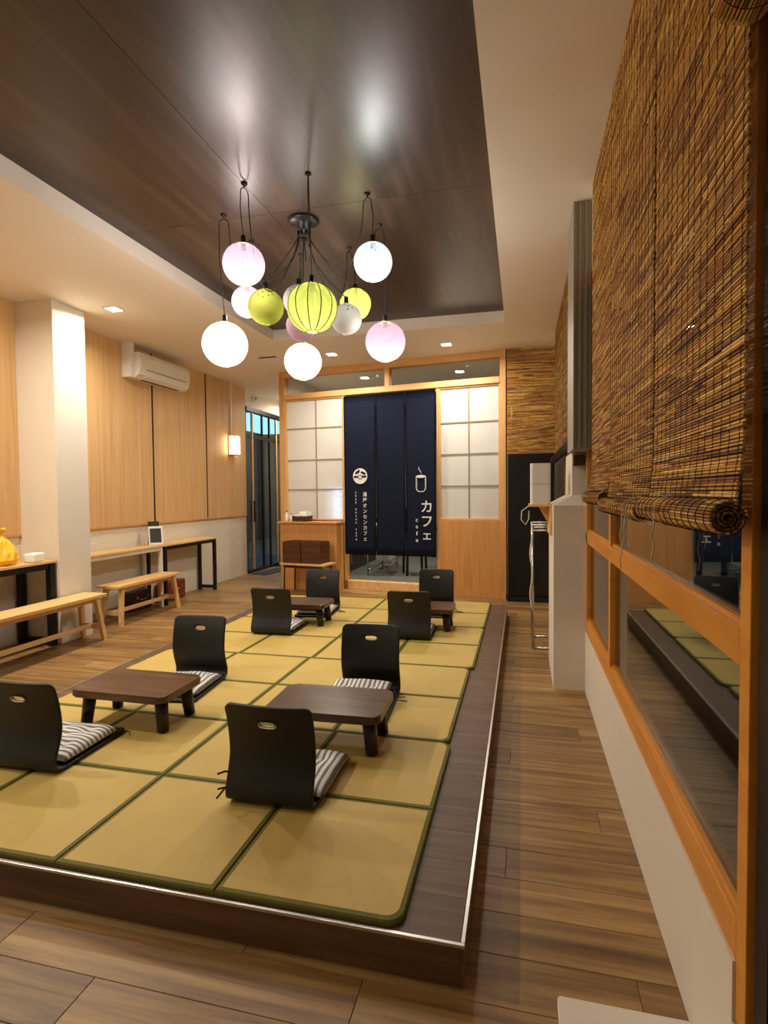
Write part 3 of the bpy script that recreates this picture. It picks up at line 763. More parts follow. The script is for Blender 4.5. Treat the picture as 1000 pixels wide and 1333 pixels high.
bx('door_handle', 'black_plastic', XL + 0.006, XL + 0.035, 9.685, 9.715, 0.95, 1.35, d1, 0.004)
struct(bx('wall_hall_header', 'white_paint', XL - 0.25, XL, 9.40, 12.4, 3.10, ZC))
struct(bx('wall_hall_end', 'white_paint', XL - 0.06, -3.68, 12.4, 12.55, 0, ZC))
# the space beyond the glass doors
struct(bx('floor_annex', 'cafe_floor', XL - 3.4, XL - 0.3, 8.5, 18.0, -0.12, -0.02))
struct(bx('wall_annex', 'annex_wall', XL - 3.5, XL - 3.35, 8.5, 18.0, 0, 3.3))
struct(bx('wall_annex_end', 'cafe_wall', XL - 3.5, XL - 0.3, 18.0, 18.15, 0, 3.3))
struct(bx('ceiling_annex', 'white_paint', XL - 3.5, XL - 0.3, 8.5, 18.0, 3.3, 3.4))
tag(bx('ceiling_light', 'cool_on', XL - 2.6, XL - 1.0, 11.5, 15.5, 3.26, 3.298), 'cool bluish light panel beyond the glass corridor doors', 'ceiling light')
tag(MB().prism(rrect(0.34, 0.85, 0.03), 'z', 0.001, 0.012, 0.003).build('door_mat', 'mat_dark', None, (-4.62, 9.75, 0), -0.15), 'dark patterned door mat by the glass corridor doors', 'mat')

# ------------------------------------------------------------------ raised platform
pf = thing('seating_platform', 'low wood clad platform with bright metal edging under the tatami', 'platform', (0, 0, 0))
bx('core', 'dark_gap', PX0 + 0.012, PX1 - 0.012, PY0 + 0.012, PY1 - 0.012, 0.001, PZ - 0.013, pf)
bx('side_board', 'platform_vinyl', PX0 + 0.012, PX1 - 0.012, PY0, PY0 + 0.011, 0.001, PZ - 0.008, pf)
bx('side_board', 'platform_vinyl', PX0 + 0.012, PX1 - 0.012, PY1 - 0.011, PY1, 0.001, PZ - 0.008, pf)
bx('side_board', 'platform_vinyl', PX0, PX0 + 0.011, PY0, PY1, 0.001, PZ - 0.008, pf)
bx('side_board', 'platform_vinyl', PX1 - 0.011, PX1, PY0, PY1, 0.001, PZ - 0.008, pf)
y = PY0 + 0.012; k = 0
while y < PY1 - 0.02:
    y2 = min(y + 0.185, PY1 - 0.012); xm = -1.9 + 0.5 * (k % 3)
    plank(pf, 'platform_vinyl', PX0 + 0.012, xm, y, y2, PZ, 0.012); plank(pf, 'platform_vinyl', xm, PX1 - 0.012, y, y2, PZ, 0.012)
    y = y2; k += 1
for (a, b, c, d) in ((PX0 - 0.002, PX1 + 0.002, PY0 - 0.002, PY0 + 0.010), (PX0 - 0.002, PX1 + 0.002, PY1 - 0.010, PY1 + 0.002)):
    bx('edge_trim', 'aluminium', a, b, c, d, PZ - 0.0075, PZ + 0.0025, pf, 0.001)
for (a, b) in ((PX0 - 0.002, PX0 + 0.010), (PX1 - 0.010, PX1 + 0.002)):
    bx('edge_trim', 'aluminium', a, b, PY0 + 0.011, PY1 - 0.011, PZ - 0.0075, PZ + 0.0025, pf, 0.001)

# ------------------------------------------------------------------ tatami mats: four folding mats, eight panels each
MZ = 0.154
labels = ['folding tatami mat along the platform front edge, under the nearer zaisu seats', 'folding tatami mat under the two front low tables\' far zaisu seats',
          'folding tatami mat in the open gap before the rear zaisu seats', 'folding tatami mat under the far low tables by the partition']
def panel_mesh(w_, h_, rc, bw, pz=0.020):
    """pad with a raised woven field and a bound border: returns two meshes"""
    outer = rrect(w_, h_, 0.055, 6, corners=rc)
    inner = rrect(w_ - 2 * bw, h_ - 2 * bw, 0.045, 6, corners=rc)
    bd = MB(); n = len(outer)
    o0 = [bd.bm.verts.new((*p, 0)) for p in outer]
    sh = lambda p, d: (p[0] * (1 - d / (w_ / 2)), p[1] * (1 - d / (h_ / 2)))
    o1 = [bd.bm.verts.new((*p, pz * 0.6)) for p in outer]; o2 = [bd.bm.verts.new((*sh(p, 0.004), pz * 0.92)) for p in outer]
    i1 = [bd.bm.verts.new((*p, pz)) for p in inner]; i0 = [bd.bm.verts.new((*p, 0.0)) for p in inner]
    for A, B in ((o0, o1), (o1, o2), (o2, i1), (i1, i0)):
        for k in range(n):
            f = bd.bm.faces.new((A[k], A[(k + 1) % n], B[(k + 1) % n], B[k])); f.smooth = False
    fm = MB(); fm.prism([sh(p, 0.0005) for p in inner], 'z', 0.0, pz + 0.001, 0.001)
    return bd.mesh('border', 'tatami_border'), fm.mesh('woven_field', 'tatami_weave')
MW = 0.65; RD = 0.6425; Y0m = 1.645
xe = [-0.362, -0.376, -0.352, -0.354]
pm_cache = {}
for mi in range(4):
    t = thing('tatami_mat', labels[mi], 'mat', (xe[mi] - 2 * MW, Y0m + (2 * mi + 1) * RD, PZ + 0.002), 0, 'folding tatami mats on the platform')
    for r in range(2):
        for c in range(4):
            key = (r, c)
            rc = (1 if (r == 1 and c == 3) else 0, 1 if (r == 1 and c == 0) else 0, 1 if (r == 0 and c == 0) else 0, 1 if (r == 0 and c == 3) else 0)
            if key not in pm_cache: pm_cache[key] = panel_mesh(MW - 0.002, RD - 0.003, rc, 0.018)
            loc = (-2 * MW + (c + 0.5) * MW, (-0.5 if r == 0 else 0.5) * RD, 0)
            p = link('tatami_panel', pm_cache[key][1], t, loc)
            link('border', pm_cache[key][0], p, (0, 0, 0))

# ------------------------------------------------------------------ zaisu floor chairs
def zaisu_mesh():
    # centre line profile (y forward, z up) by arc length: from the front of the seat to the top of the back
    ctrl = [(0.525, 0.012), (0.40, 0.010), (0.25, 0.010), (0.12, 0.010), (0.05, 0.013), (0.010, 0.034), (0.000, 0.075), (0.012, 0.125), (0.026, 0.18), (0.030, 0.24), (0.024, 0.30), (0.010, 0.37), (-0.010, 0.43), (-0.020, 0.452)]
    P = [Vector((0, a, b)) for a, b in ctrl]
    pts = []
    for i in range(len(P) - 1):
        p0, p1, p2, p3 = P[max(i - 1, 0)], P[i], P[i + 1], P[min(i + 2, len(P) - 1)]
        for k in range(10):
            u = k / 10
            pts.append(0.5 * ((2 * p1) + (-p0 + p2) * u + (2 * p0 - 5 * p1 + 4 * p2 - p3) * u * u + (-p0 + 3 * p1 - 3 * p2 + p3) * u ** 3))
    pts.append(P[-1])
    arc = [0.0]
    for a, b in zip(pts, pts[1:]): arc.append(arc[-1] + (b - a).length)
    LA = arc[-1]
    def at(s):
        s = min(max(s, 0), LA)
        for i in range(len(arc) - 1):
            if s <= arc[i + 1]:
                t_ = (s - arc[i]) / (arc[i + 1] - arc[i]); return pts[i].lerp(pts[i + 1], t_)
        return pts[-1]
    W = 0.395; NV, NU = 130, 44
    hs, hw_, hh_ = LA - 0.088, 0.042, 0.0165
    bm = bmesh.new(); g = []
    for j in range(NV + 1):
        s = LA * j / NV; rowv = []
        for i in range(NU + 1):
            u = -W / 2 + W * i / NU
            rowv.append(bm.verts.new((u, s, 0)))
        g.append(rowv)
    fs = []
    for j in range(NV):
        for i in range(NU):
            cu_, cs = -W / 2 + W * (i + 0.5) / NU, LA * (j + 0.5) / NV
            if (abs(cu_) / hw_) ** 2.6 + (abs(cs - hs) / hh_) ** 2.6 < 1: continue
            fs.append(bm.faces.new((g[j][i], g[j][i + 1], g[j + 1][i + 1], g[j + 1][i])))
    for v in [v for v in bm.verts if not v.link_faces]: bm.verts.remove(v)
    for v in bm.verts:
        u, s = v.co.x, v.co.y
        # snap hole edge to the oval
        if v.is_boundary and abs(u) < W / 2 - 0.01 and 0.05 < s < LA - 0.03:
            q = ((abs(u) / hw_) ** 2.6 + (abs(s - hs) / hh_) ** 2.6) ** (1 / 2.6)
            if q > 0: u, s = u / q, hs + (s - hs) / q
        # rounded outline corners
        for s_end, sg, R in ((LA, 1, 0.035), (0.0, -1, 0.03)):
            d = abs(s_end - s); e = W / 2 - abs(u)
            if d < R and e < R:
                vx, vy = R - e, R - d; n_ = max(vx, vy); L_ = math.hypot(vx, vy)
                if L_ > 1e-9:
                    k_ = n_ / L_; vx, vy = vx * k_, vy * k_
                    u = math.copysign(W / 2 - R + vx, u); s = s_end - sg * (R - vy)
        p = at(s); back = min(1, max(0, (s - 0.52) / 0.2))
        cup = back * 0.020 * (u / (W / 2)) ** 2
        v.co = Vector((u, p.y + cup, p.z + (1 - back) * 0.004 * (u / (W / 2)) ** 2))
    bmesh.ops.recalc_face_normals(bm, faces=bm.faces)
    bmesh.ops.solidify(bm, geom=bm.faces[:], thickness=0.014)
    for f in bm.faces: f.smooth = True
    zmin = min(v.co.z for v in bm.verts)
    for v in bm.verts: v.co.z -= zmin
    me = bpy.data.meshes.new('shell'); bm.to_mesh(me); bm.free(); me.materials.append(MATS['zaisu_black'])
    # rim of the hand hole
    rim = MB(); ring = []
    for k in range(36):
        a = 2 * PI * k / 36; c_, s_ = math.cos(a), math.sin(a)
        u = hw_ * math.copysign(abs(c_) ** (2 / 2.6), c_); s = hs + hh_ * math.copysign(abs(s_) ** (2 / 2.6), s_)
        p = at(s); ring.append(Vector((u, p.y + 0.020 * (u / (W / 2)) ** 2, p.z - zmin)))
    N = 0.0085
    A = [rim.bm.verts.new(p + Vector((0, -N, 0.001))) for p in ring]; B = [rim.bm.verts.new(p + Vector((0, N, -0.001))) for p in ring]
    cc = sum(ring, Vector()) / 36
    A2 = [rim.bm.verts.new(p + (cc - p).normalized() * 0.0022 + Vector((0, -N, 0.001))) for p in ring]; B2 = [rim.bm.verts.new(p + (cc - p).normalized() * 0.0022 + Vector((0, N, -0.001))) for p in ring]
    for k in range(36):
        k2 = (k + 1) % 36
        rim.bm.faces.new((A[k], A[k2], A2[k2], A2[k])); rim.bm.faces.new((B[k], B2[k], B2[k2], B[k2]))
        rim.bm.faces.new((A2[k], A2[k2], B2[k2], B2[k])); rim.bm.faces.new((A[k], B[k], B[k2], A[k2]))
    return me, rim.mesh('hand_hole_rim', 'seat_edge')
ZM, ZR = zaisu_mesh()
def cushion_mesh(mat):
    mb = MB(); n = 28; w_, d_ = 0.375, 0.385
    def h(u, v):
        a, b = 2 * u - 1, 2 * v - 1
        edge = max(0.0, (1 - abs(a) ** 5) * (1 - abs(b) ** 5)) ** 0.5
        tuft = 0.0
        for tu in (-0.45, 0.45):
            for tv in (-0.45, 0.45): tuft += math.exp(-((a - tu) ** 2 + (b - tv) ** 2) / 0.035)
        tuft += math.exp(-(a * a + b * b) / 0.035)
        return edge * (0.040 - 0.020 * min(1, tuft) + 0.004 * math.sin(5 * a + 2) * math.sin(6 * b))
    top = [[mb.bm.verts.new(((i / n - 0.5) * w_, (j / n - 0.5) * d_, 0.012 + h(i / n, j / n))) for i in range(n + 1)] for j in range(n + 1)]
    bot = [[mb.bm.verts.new(((i / n - 0.5) * w_, (j / n - 0.5) * d_, 0.012 - 0.012 * min(1, 4 * h(i / n, j / n) / 0.04))) for i in range(n + 1)] for j in range(n + 1)]
    for j in range(n):
        for i in range(n):
            for G, rev in ((top, 0), (bot, 1)):
                q = (G[j][i], G[j][i + 1], G[j + 1][i + 1], G[j + 1][i])
                f = mb.bm.faces.new(q[::-1] if rev else q); f.smooth = True
    bmesh.ops.remove_doubles(mb.bm, verts=mb.bm.verts[:], dist=0.0008)
    return mb.mesh('seat_cushion', mat)
CM = {'x': cushion_mesh('stripe_across'), 'y': cushion_mesh('stripe_along')}
chairs = [  # x, y of the rear edge centre, heading of the seat, cushion stripes, ties, label, cushion label, cushion shift
    (-2.350, 2.140, 0.03, 'x', 'r', 'black zaisu floor chair with back turned at the front table nearer the benches', 'striped grey and white cushion on the zaisu before the table nearer the benches', (0.0, 0.0)),
    (-1.040, 2.120, 0.02, 'y', 'l', 'black zaisu floor chair with back turned at the front table nearer the windows', 'striped cushion on the front zaisu, mostly hidden by its back', (0.03, 0.0)),
    (-2.280, 3.620, PI + 0.10, 'y', '', 'black zaisu floor chair facing the platform front across the table nearer the benches', 'striped cushion tucked under the edge of the table nearer the benches', (0.0, 0.0)),
    (-0.985, 3.600, PI + 0.06, 'y', 'l', 'black zaisu floor chair facing the platform front across the table nearer the windows', 'striped cushion standing a little proud behind the table nearer the windows', (0.03, 0.03)),
    (-2.295, 4.790, 0.03, 'y', 'r', 'black zaisu floor chair with back turned at the rear table nearer the benches', 'striped cushion on the rear zaisu nearer the benches, loose tie at its corner', (0.0, 0.0)),
    (-0.988, 4.880, 0.03, 'y', '', 'black zaisu floor chair with back turned at the rear table nearer the windows', 'striped cushion on the rear zaisu with back turned nearer the windows', (0.0, 0.0)),
    (-2.240, 6.10, PI + 0.10, 'x', 'l', 'black zaisu floor chair facing the platform front, before the stool of trays', 'striped cushion on the zaisu before the stool of trays', (0.0, 0.0)),
    (-0.950, 6.33, PI + 0.08, 'x', 'l', 'black zaisu floor chair facing the platform front, before the oak low panel', 'striped cushion on the zaisu before the oak low panel', (0.0, 0.0)),
]
MTOP = PZ + 0.002 + 0.021
TILT = {'striped cushion standing': -0.16}
for (x, y, rz, st_, ties, lb, clb, sh_) in chairs:
    t = thing('zaisu_chair', lb, 'floor chair', (x, y, MTOP), rz, 'zaisu chairs on the platform')
    s_ = link('shell', ZM, t); link('hand_hole_rim', ZR, s_)
    R_ = Matrix.Rotation(rz, 3, 'Z')
    cpos = Vector((x, y, MTOP + 0.026 + (0.03 if 'standing' in clb else 0))) + R_ @ Vector((sh_[0], 0.275 + sh_[1], 0))
    cu_ = tag(link('seat_cushion', CM[st_], None, cpos, rz), clb, 'cushion', 'striped cushions on the zaisu chairs')
    cu_.rotation_euler = (TILT.get(clb[:24], 0.0), 0, rz)
    for sgn in ((-1,) if ties == 'l' else (1,) if ties == 'r' else ()):
        if sgn == 1:
            c0 = (0.188, 0.18, 0.012)
            MB().tube([c0, (0.205, 0.195, 0.018), (0.222, 0.19, 0.006), (0.24, 0.215, -0.012), (0.25, 0.20, -0.020)], 0.0028, 6).build('tie', 'tie_black', cu_)
        elif rz < 1:
            for (z0_, z1_, ex_) in ((0.115, 0.112, -0.256), (0.045, 0.046, -0.256), (0.045, 0.004, -0.262)):
                MB().tube([(-0.186, -0.175, 0.012), (-0.222, -0.22, z0_ * 0.8), (-0.231, -0.262, z0_), (ex_, -0.285, z1_)], 0.0042, 6).build('tie', 'tie_black', cu_)
        else:
            for k in range(2):
                MB().tube([(-0.186, -0.12, 0.012), (-0.215, -0.10 - 0.02 * k, 0.02), (-0.24, -0.06 + 0.03 * k, -0.015), (-0.29 - 0.02 * k, -0.08 + 0.05 * k, -0.021)], 0.0032, 6).build('tie', 'tie_black', cu_)

# ------------------------------------------------------------------ low tables
def low_table(x, y, rz, label):
    t = thing('low_table', label, 'table', (x, y, MTOP + 0.006), rz, 'low tables on the platform')
    MB().prism(rrect(0.62, 0.40, 0.045, 6), 'z', 0.175, 0.217, 0.010).build('table_top', 'table_wood', t)
    for a in (-1, 1):
        for b in (-1, 1):
            MB().tube([(a * 0.236, b * 0.115, 0.174), (a * 0.255, b * 0.13, 0.0)], 0.035, 14, radii=[0.037, 0.032]).build('leg', 'table_leg', t)
    for b in (-1, 1): bx('apron', 'table_leg', -0.225, 0.225, b * 0.115 - 0.012, b * 0.115 + 0.012, 0.142, 0.1745, t)
    return t
low_table(-2.215, 2.835, 0.0, 'dark wooden low table between the front zaisu chairs, nearer the benches')
low_table(-1.000, 2.820, 0.03, 'dark wooden low table between the front zaisu chairs, nearer the windows')
low_table(-2.220, 5.365, 0.03, 'dark wooden low table between the rear zaisu chairs, nearer the benches')
low_table(-0.950, 5.400, 0.03, 'dark wooden low table between the rear zaisu chairs, nearer the windows')

# ------------------------------------------------------------------ benches and counters along the left wall
def bench(x, y, L, H, W, label):
    t = thing('bench', label, 'bench', (x, y, 0), 0, 'wooden benches')
    MB().prism(rrect(W, L, 0.02), 'z', H - 0.028, H, 0.004).build('bench_top', 'bench_wood', t)
    for a in (-1, 1):
        for b in (-1, 1):
            x1, y1 = a * (W / 2 - 0.05), b * (L / 2 - 0.11); x0, y0 = a * (W / 2 - 0.015), b * (L / 2 - 0.045)
            r = 0.019
            MB().hexa([(x0 - r, y0 - r, 0.001), (x0 + r, y0 - r, 0.001), (x0 + r, y0 + r, 0.001), (x0 - r, y0 + r, 0.001),
                       (x1 - 0.024, y1 - 0.024, H - 0.028), (x1 + 0.024, y1 - 0.024, H - 0.028), (x1 + 0.024, y1 + 0.024, H - 0.028), (x1 - 0.024, y1 + 0.024, H - 0.028)]).build('leg', 'bench_wood', t)
    for b in (-1, 1):
        yb = b * (L / 2 - 0.065); bx('cross_stretcher', 'bench_wood', -(W / 2 - 0.035), W / 2 - 0.035, yb - 0.011, yb + 0.011, 0.12, 0.17, t, 0.002)
    bx('long_stretcher', 'bench_wood', -0.011, 0.011, -(L / 2 - 0.077), L / 2 - 0.077, 0.125, 0.17, t, 0.002)
    for a in (-1, 1): bx('apron', 'bench_wood', a * (W / 2 - 0.06) - 0.009, a * (W / 2 - 0.06) + 0.009, -(L / 2 - 0.13), L / 2 - 0.13, H - 0.075, H - 0.0285, t, 0.002)
    return t
bench(-4.525, 5.90, 1.18, 0.462, 0.30, 'light wooden bench in front of the white legged counter table')
bench(-4.305, 4.09, 1.60, 0.475, 0.29, 'light wooden bench in front of the table holding the yellow bag')
def wall_table(y0, y1, x0, x1, H, lm, label, apron=0.05, leg=0.045, bar=True):
    t = thing('counter_table', label, 'table', ((x0 + x1) / 2, (y0 + y1) / 2, 0), 0, 'narrow counter tables along the wall')
    hw_, hl = (x1 - x0) / 2, (y1 - y0) / 2
    MB().prism(rrect(2 * hw_, 2 * hl, 0.006, 2), 'z', H - 0.025, H, 0.003).build('table_top', 'bench_wood', t)
    for a in (-1, 1):
        for b in (-1, 1):
            cx, cy = a * (hw_ - leg / 2 - 0.008), b * (hl - leg / 2 - 0.008)
            bx('leg', lm, cx - leg / 2, cx + leg / 2, cy - leg / 2, cy + leg / 2, 0.001, H - 0.0255, t, 0.003)
    for a in (-1, 1):
        cx = a * (hw_ - leg / 2 - 0.008); bx('apron', lm, cx - 0.015, cx + 0.015, -hl + leg + 0.01, hl - leg - 0.01, H - 0.0255 - apron, H - 0.0255, t)
    for b in (-1, 1):
        cy = b * (hl - leg / 2 - 0.008); bx('end_rail', lm, -hw_ + leg + 0.009, hw_ - leg - 0.009, cy - 0.02, cy + 0.02, H - 0.0255 - apron, H - 0.0255, t)
        if bar: bx('foot_rail', lm, -hw_ + leg + 0.009, hw_ - leg - 0.009, cy - 0.02, cy + 0.02, 0.03, 0.075, t)
    return t
wall_table(5.05, 6.47, -4.925, -4.615, 0.82, 'white_metal', 'counter table with white apron and white legs beside the column', 0.045, bar=False)
wall_table(6.49, 7.79, -4.925, -4.605, 0.82, 'black_metal', 'counter table with black legs past the white legged one')
wall_table(3.10, 4.585, -4.925, -4.49, 0.85, 'black_metal', 'black legged counter table with the yellow bag on it', 0.06, 0.06)
# things on and below the tables
lb_ = thing('leaflet_stand', 'dark framed leaflet stand leaning on the counter table join', 'leaflet stand', (-4.76, 6.50, 0.8205), 0.8)
for sgn, nm in ((-1, 'cover_board'), (1, 'cover_board')):
    o = MB().box(-0.09, 0.09, -0.006, 0.006, 0.0, 0.25, 0.002).build(nm, 'white_plastic', lb_, (0, sgn * 0.055, 0)); o.rotation_euler.x = sgn * 0.21
    q = MB().box(-0.07, 0.07, -0.002, 0.002, 0.03, 0.22).build('printed_sheet', 'dark_print', o, (0, sgn * 0.0075, 0))
o = MB().box(-0.07, 0.07, -0.003, 0.003, 0.0, 0.31).build('tall_card', 'dark_print', lb_, (-0.02, -0.0, 0))
def suitcase(label, mat, x, y, L, D, H):
    t = thing('suitcase', label, 'suitcase', (x, y, 0.0), 0, 'old suitcases below the counter tables')
    MB().box(-D / 2, D / 2, -L / 2, L / 2, 0.004, H, 0.018, 3).build('case_body', mat, t)
    for b in (-0.28, 0.28): bx('clasp', 'brass', D / 2 + 0.0005, D / 2 + 0.008, b * L - 0.018, b * L + 0.018, H * 0.62, H * 0.74, t)
    bx('seam_band', 'dark_leather', D / 2 - 0.002, D / 2 + 0.003, -L / 2 + 0.01, L / 2 - 0.01, H * 0.66, H * 0.69, t)
    MB().tube([(D / 2, -0.06, H * 0.60), (D / 2 + 0.025, -0.05, H * 0.58), (D / 2 + 0.025, 0.05, H * 0.58), (D / 2, 0.06, H * 0.60)], 0.007, 8).build('handle', 'seat_edge', t)
suitcase('red leather suitcase on the floor below the black legged counter', 'red_leather', -4.835, 6.93, 0.46, 0.16, 0.27)
suitcase('dark brown suitcase on the floor below the white legged counter', 'dark_leather', -4.845, 6.22, 0.36, 0.16, 0.25)
bg = thing('shopping_bag', 'crumpled yellow plastic bag tied at the top on the counter table', 'bag', (-4.66, 4.12, 0.851))
mb = MB(); nr = 26; prof = [(0.02, 0.0), (0.12, 0.004), (0.145, 0.05), (0.135, 0.11), (0.11, 0.17), (0.075, 0.22), (0.04, 0.255), (0.022, 0.275), (0.035, 0.30), (0.055, 0.335), (0.05, 0.34), (0.01, 0.28)]
rings = []
for r, z in prof:
    rings.append([mb.bm.verts.new((r * math.cos(2 * PI * k / nr) * 0.9 * (1 + 0.13 * math.sin(5 * k + z * 30) * (1 if z > 0.01 else 0)), r * 1.1 * math.sin(2 * PI * k / nr) * (1 + 0.12 * math.sin(3 * k + z * 20) * (1 if z > 0.01 else 0)), z + (0.012 * math.sin(4 * k) if z > 0.3 else 0))) for k in range(nr)])
for A, B in zip(rings, rings[1:]):
    for k in range(nr): mb.bm.faces.new((A[k], A[(k + 1) % nr], B[(k + 1) % nr], B[k]))
mb.bm.faces.new(rings[0][::-1]); mb.bm.faces.new(rings[-1])
mb.build('bag_body', 'yellow_bag', bg)
MB().tube([(0.0, 0.02, 0.275), (-0.01, -0.05, 0.27), (-0.03, -0.13, 0.262), (-0.03, -0.17, 0.268)], 0.014, 8, radii=[0.016, 0.013, 0.016, 0.02]).build('tied_handle', 'yellow_bag', bg)
o = tag(MB().box(-0.055, 0.055, -0.085, 0.085, 0, 0.085, 0.014).build('paper_packet', 'white_paper', None, (-4.565, 4.40, 0.852), 0.3), 'white wrapped packet leaning beside the yellow bag', 'packet')
o.rotation_euler.y = 0.0

# ------------------------------------------------------------------ air conditioner
ac = thing('air_conditioner', 'white split air conditioner mounted high on the panelled wall', 'air conditioner', (XL + 0.024, 6.765, 2.985))
MB().prism([(0.0, 0.0), (0.12, 0.0), (0.185, 0.045), (0.205, 0.12), (0.205, 0.27), (0.175, 0.325), (0.0, 0.335)], 'y', -0.55, 0.55, 0.012).build('body', 'cream_plastic', ac)
MB().prism([(0.206, 0.125), (0.214, 0.13), (0.214, 0.268), (0.18, 0.328), (0.17, 0.33), (0.206, 0.268)], 'y', -0.535, 0.535).build('front_cover', 'cream_plastic', ac)
MB().prism([(0.126, -0.001), (0.186, 0.038), (0.192, 0.052), (0.187, 0.053), (0.122, 0.007)], 'y', -0.40, 0.43).build('louvre', 'white_plastic', ac)
bx('air_slot', 'dark_gap', 0.2055, 0.2075, -0.42, 0.45, 0.112, 0.118, ac)
MB().box(0.07, 0.11, -0.38, 0.42, -0.0035, -0.0005).build('air_slot', 'dark_gap', ac)
bx('pipe_cover', 'white_plastic', 0.0, 0.13, -0.635, -0.555, -0.005, ZC - 2.985, ac, 0.006)

# wall sconce with conduit
sc = thing('wall_sconce', 'glowing square lantern sconce on the panelled wall', 'wall lamp', (XL + 0.022, 8.845, 2.16))
bx('back_plate', 'oak_frame', 0.0, 0.02, -0.10, 0.10, 0.0, 0.34, sc, 0.003)
bx('lamp_shade', 'sconce_on', 0.021, 0.125, -0.085, 0.085, 0.02, 0.32, sc, 0.004)
for a in (-0.092, 0.086):
    bx('frame_bar', 'oak_frame', 0.118, 0.132, a, a + 0.008, 0.0, 0.34, sc)
for zz in (0.0, 0.328): bx('frame_bar', 'oak_frame', 0.021, 0.132, -0.092, 0.094, zz, zz + 0.012, sc)
tag(MB().box(0, 0.016, -0.014, 0.014, 0, ZC - 2.51).build('cable_conduit', 'cream_plastic', None, (XL + 0.0225, 8.845, 2.505)), 'slim pale cable conduit running up from the wall sconce', 'conduit')

# ceiling fittings
dl_spots = [(-4.10, 5.02, 'square ceiling downlight between the column and the dark tray, on the bench side'), (-2.565, 7.44, 'square ceiling downlight before the partition, on the corridor side'), (-0.957, 7.36, 'square ceiling downlight before the partition, on the window side'),
            (-2.56, 9.10, 'square ceiling downlight inside the cafe, behind the wider transom pane'), (-0.965, 9.06, 'square ceiling downlight inside the cafe, behind the narrower transom pane'),
            (-4.10, 3.4, 'square ceiling downlight above the table with the yellow bag'), (-4.10, 1.8, 'square ceiling downlight on the bench side, level with the platform front edge'), (-4.10, 0.2, 'square ceiling downlight on the bench side, level with the viewer'),
           
            (-4.35, 10.9, 'square ceiling downlight in the corridor by the glass doors')]
ld = bpy.data.lights.new('downlight_beam', 'AREA'); ld.shape = 'SQUARE'; ld.size = 0.11; ld.energy = DOWN_W; ld.color = WARM; ld.spread = math.radians(165)
for (x, y, lb) in dl_spots:
    t = thing('downlight', lb, 'downlight', (x, y, ZC), 0, 'square downlights in the white ceiling')
    fr = MB()
    for (a, b, c, d) in ((-0.075, 0.075, -0.075, -0.06), (-0.075, 0.075, 0.06, 0.075), (-0.075, -0.06, -0.06, 0.06), (0.06, 0.075, -0.06, 0.06)): fr.box(a, b, c, d, -0.008, -0.0005)
    fr.build('trim_frame', 'white_plastic', t)
    bx('diffuser', 'led_on', -0.06, 0.06, -0.06, 0.06, -0.006, -0.0005, t)
    lo = bpy.data.objects.new('downlight_beam', ld); C.objects.link(lo); lo.parent = t; lo.location = (0, 0, -0.012)
t = thing('access_hatch', 'flat white ceiling vent with a dark slot before the partition', 'vent', (-3.49, 7.45, ZC))
bx('vent_plate', 'white_plastic', -0.13, 0.13, -0.10, 0.10, -0.012, -0.0005, t, 0.003)
bx('vent_slot', 'dark_gap', -0.13, 0.13, -0.112, -0.101, -0.014, -0.0005, t)
t = thing('security_camera', 'small white dome camera with dark lens on the corridor header', 'camera', (XL, 9.75, 3.28))
MB().lathe([(0, 0.0), (0.05, 0.0), (0.05, 0.03), (0.04, 0.06), (0, 0.075)], n=24).build('dome', 'white_plastic', t).rotation_euler = (0, PI / 2, 0)
o = MB().lathe([(0, 0.0), (0.02, 0.0), (0.018, 0.012), (0, 0.018)], n=16).build('lens', 'black_plastic', t, (0.066, -0.02, 0.0)); o.rotation_euler = (PI / 2.6, 0, 0)

# ------------------------------------------------------------------ lantern chandelier
CHX, CHY = -1.60, 4.03
hooks = {'8': (-1.338, 3.458), '1': (-1.79, 3.459), '2': (-2.14, 3.803), '3': (-2.145, 4.246), '7': (-1.861, 4.60), '9': (-1.409, 4.579), '11': (-1.065, 4.251), '8b': (-1.034, 3.789)}
plate = thing('chandelier_canopy', 'black round ceiling plate from which the lantern cords spread', 'light fitting', (CHX, CHY, ZT))
MB().lathe([(0, -0.001), (0.115, -0.001), (0.118, -0.012), (0.10, -0.026), (0.055, -0.035), (0.055, -0.085), (0.048, -0.09), (0, -0.09)], n=40).build('plate', 'black_metal', plate)
for k in range(8):
    a = 2 * PI * k / 8
    MB().tube([(0.045 * math.cos(a), 0.045 * math.sin(a), -0.089), (0.045 * math.cos(a), 0.045 * math.sin(a), -0.14)], 0.008, 8).build('cord_grip', 'black_metal', plate)
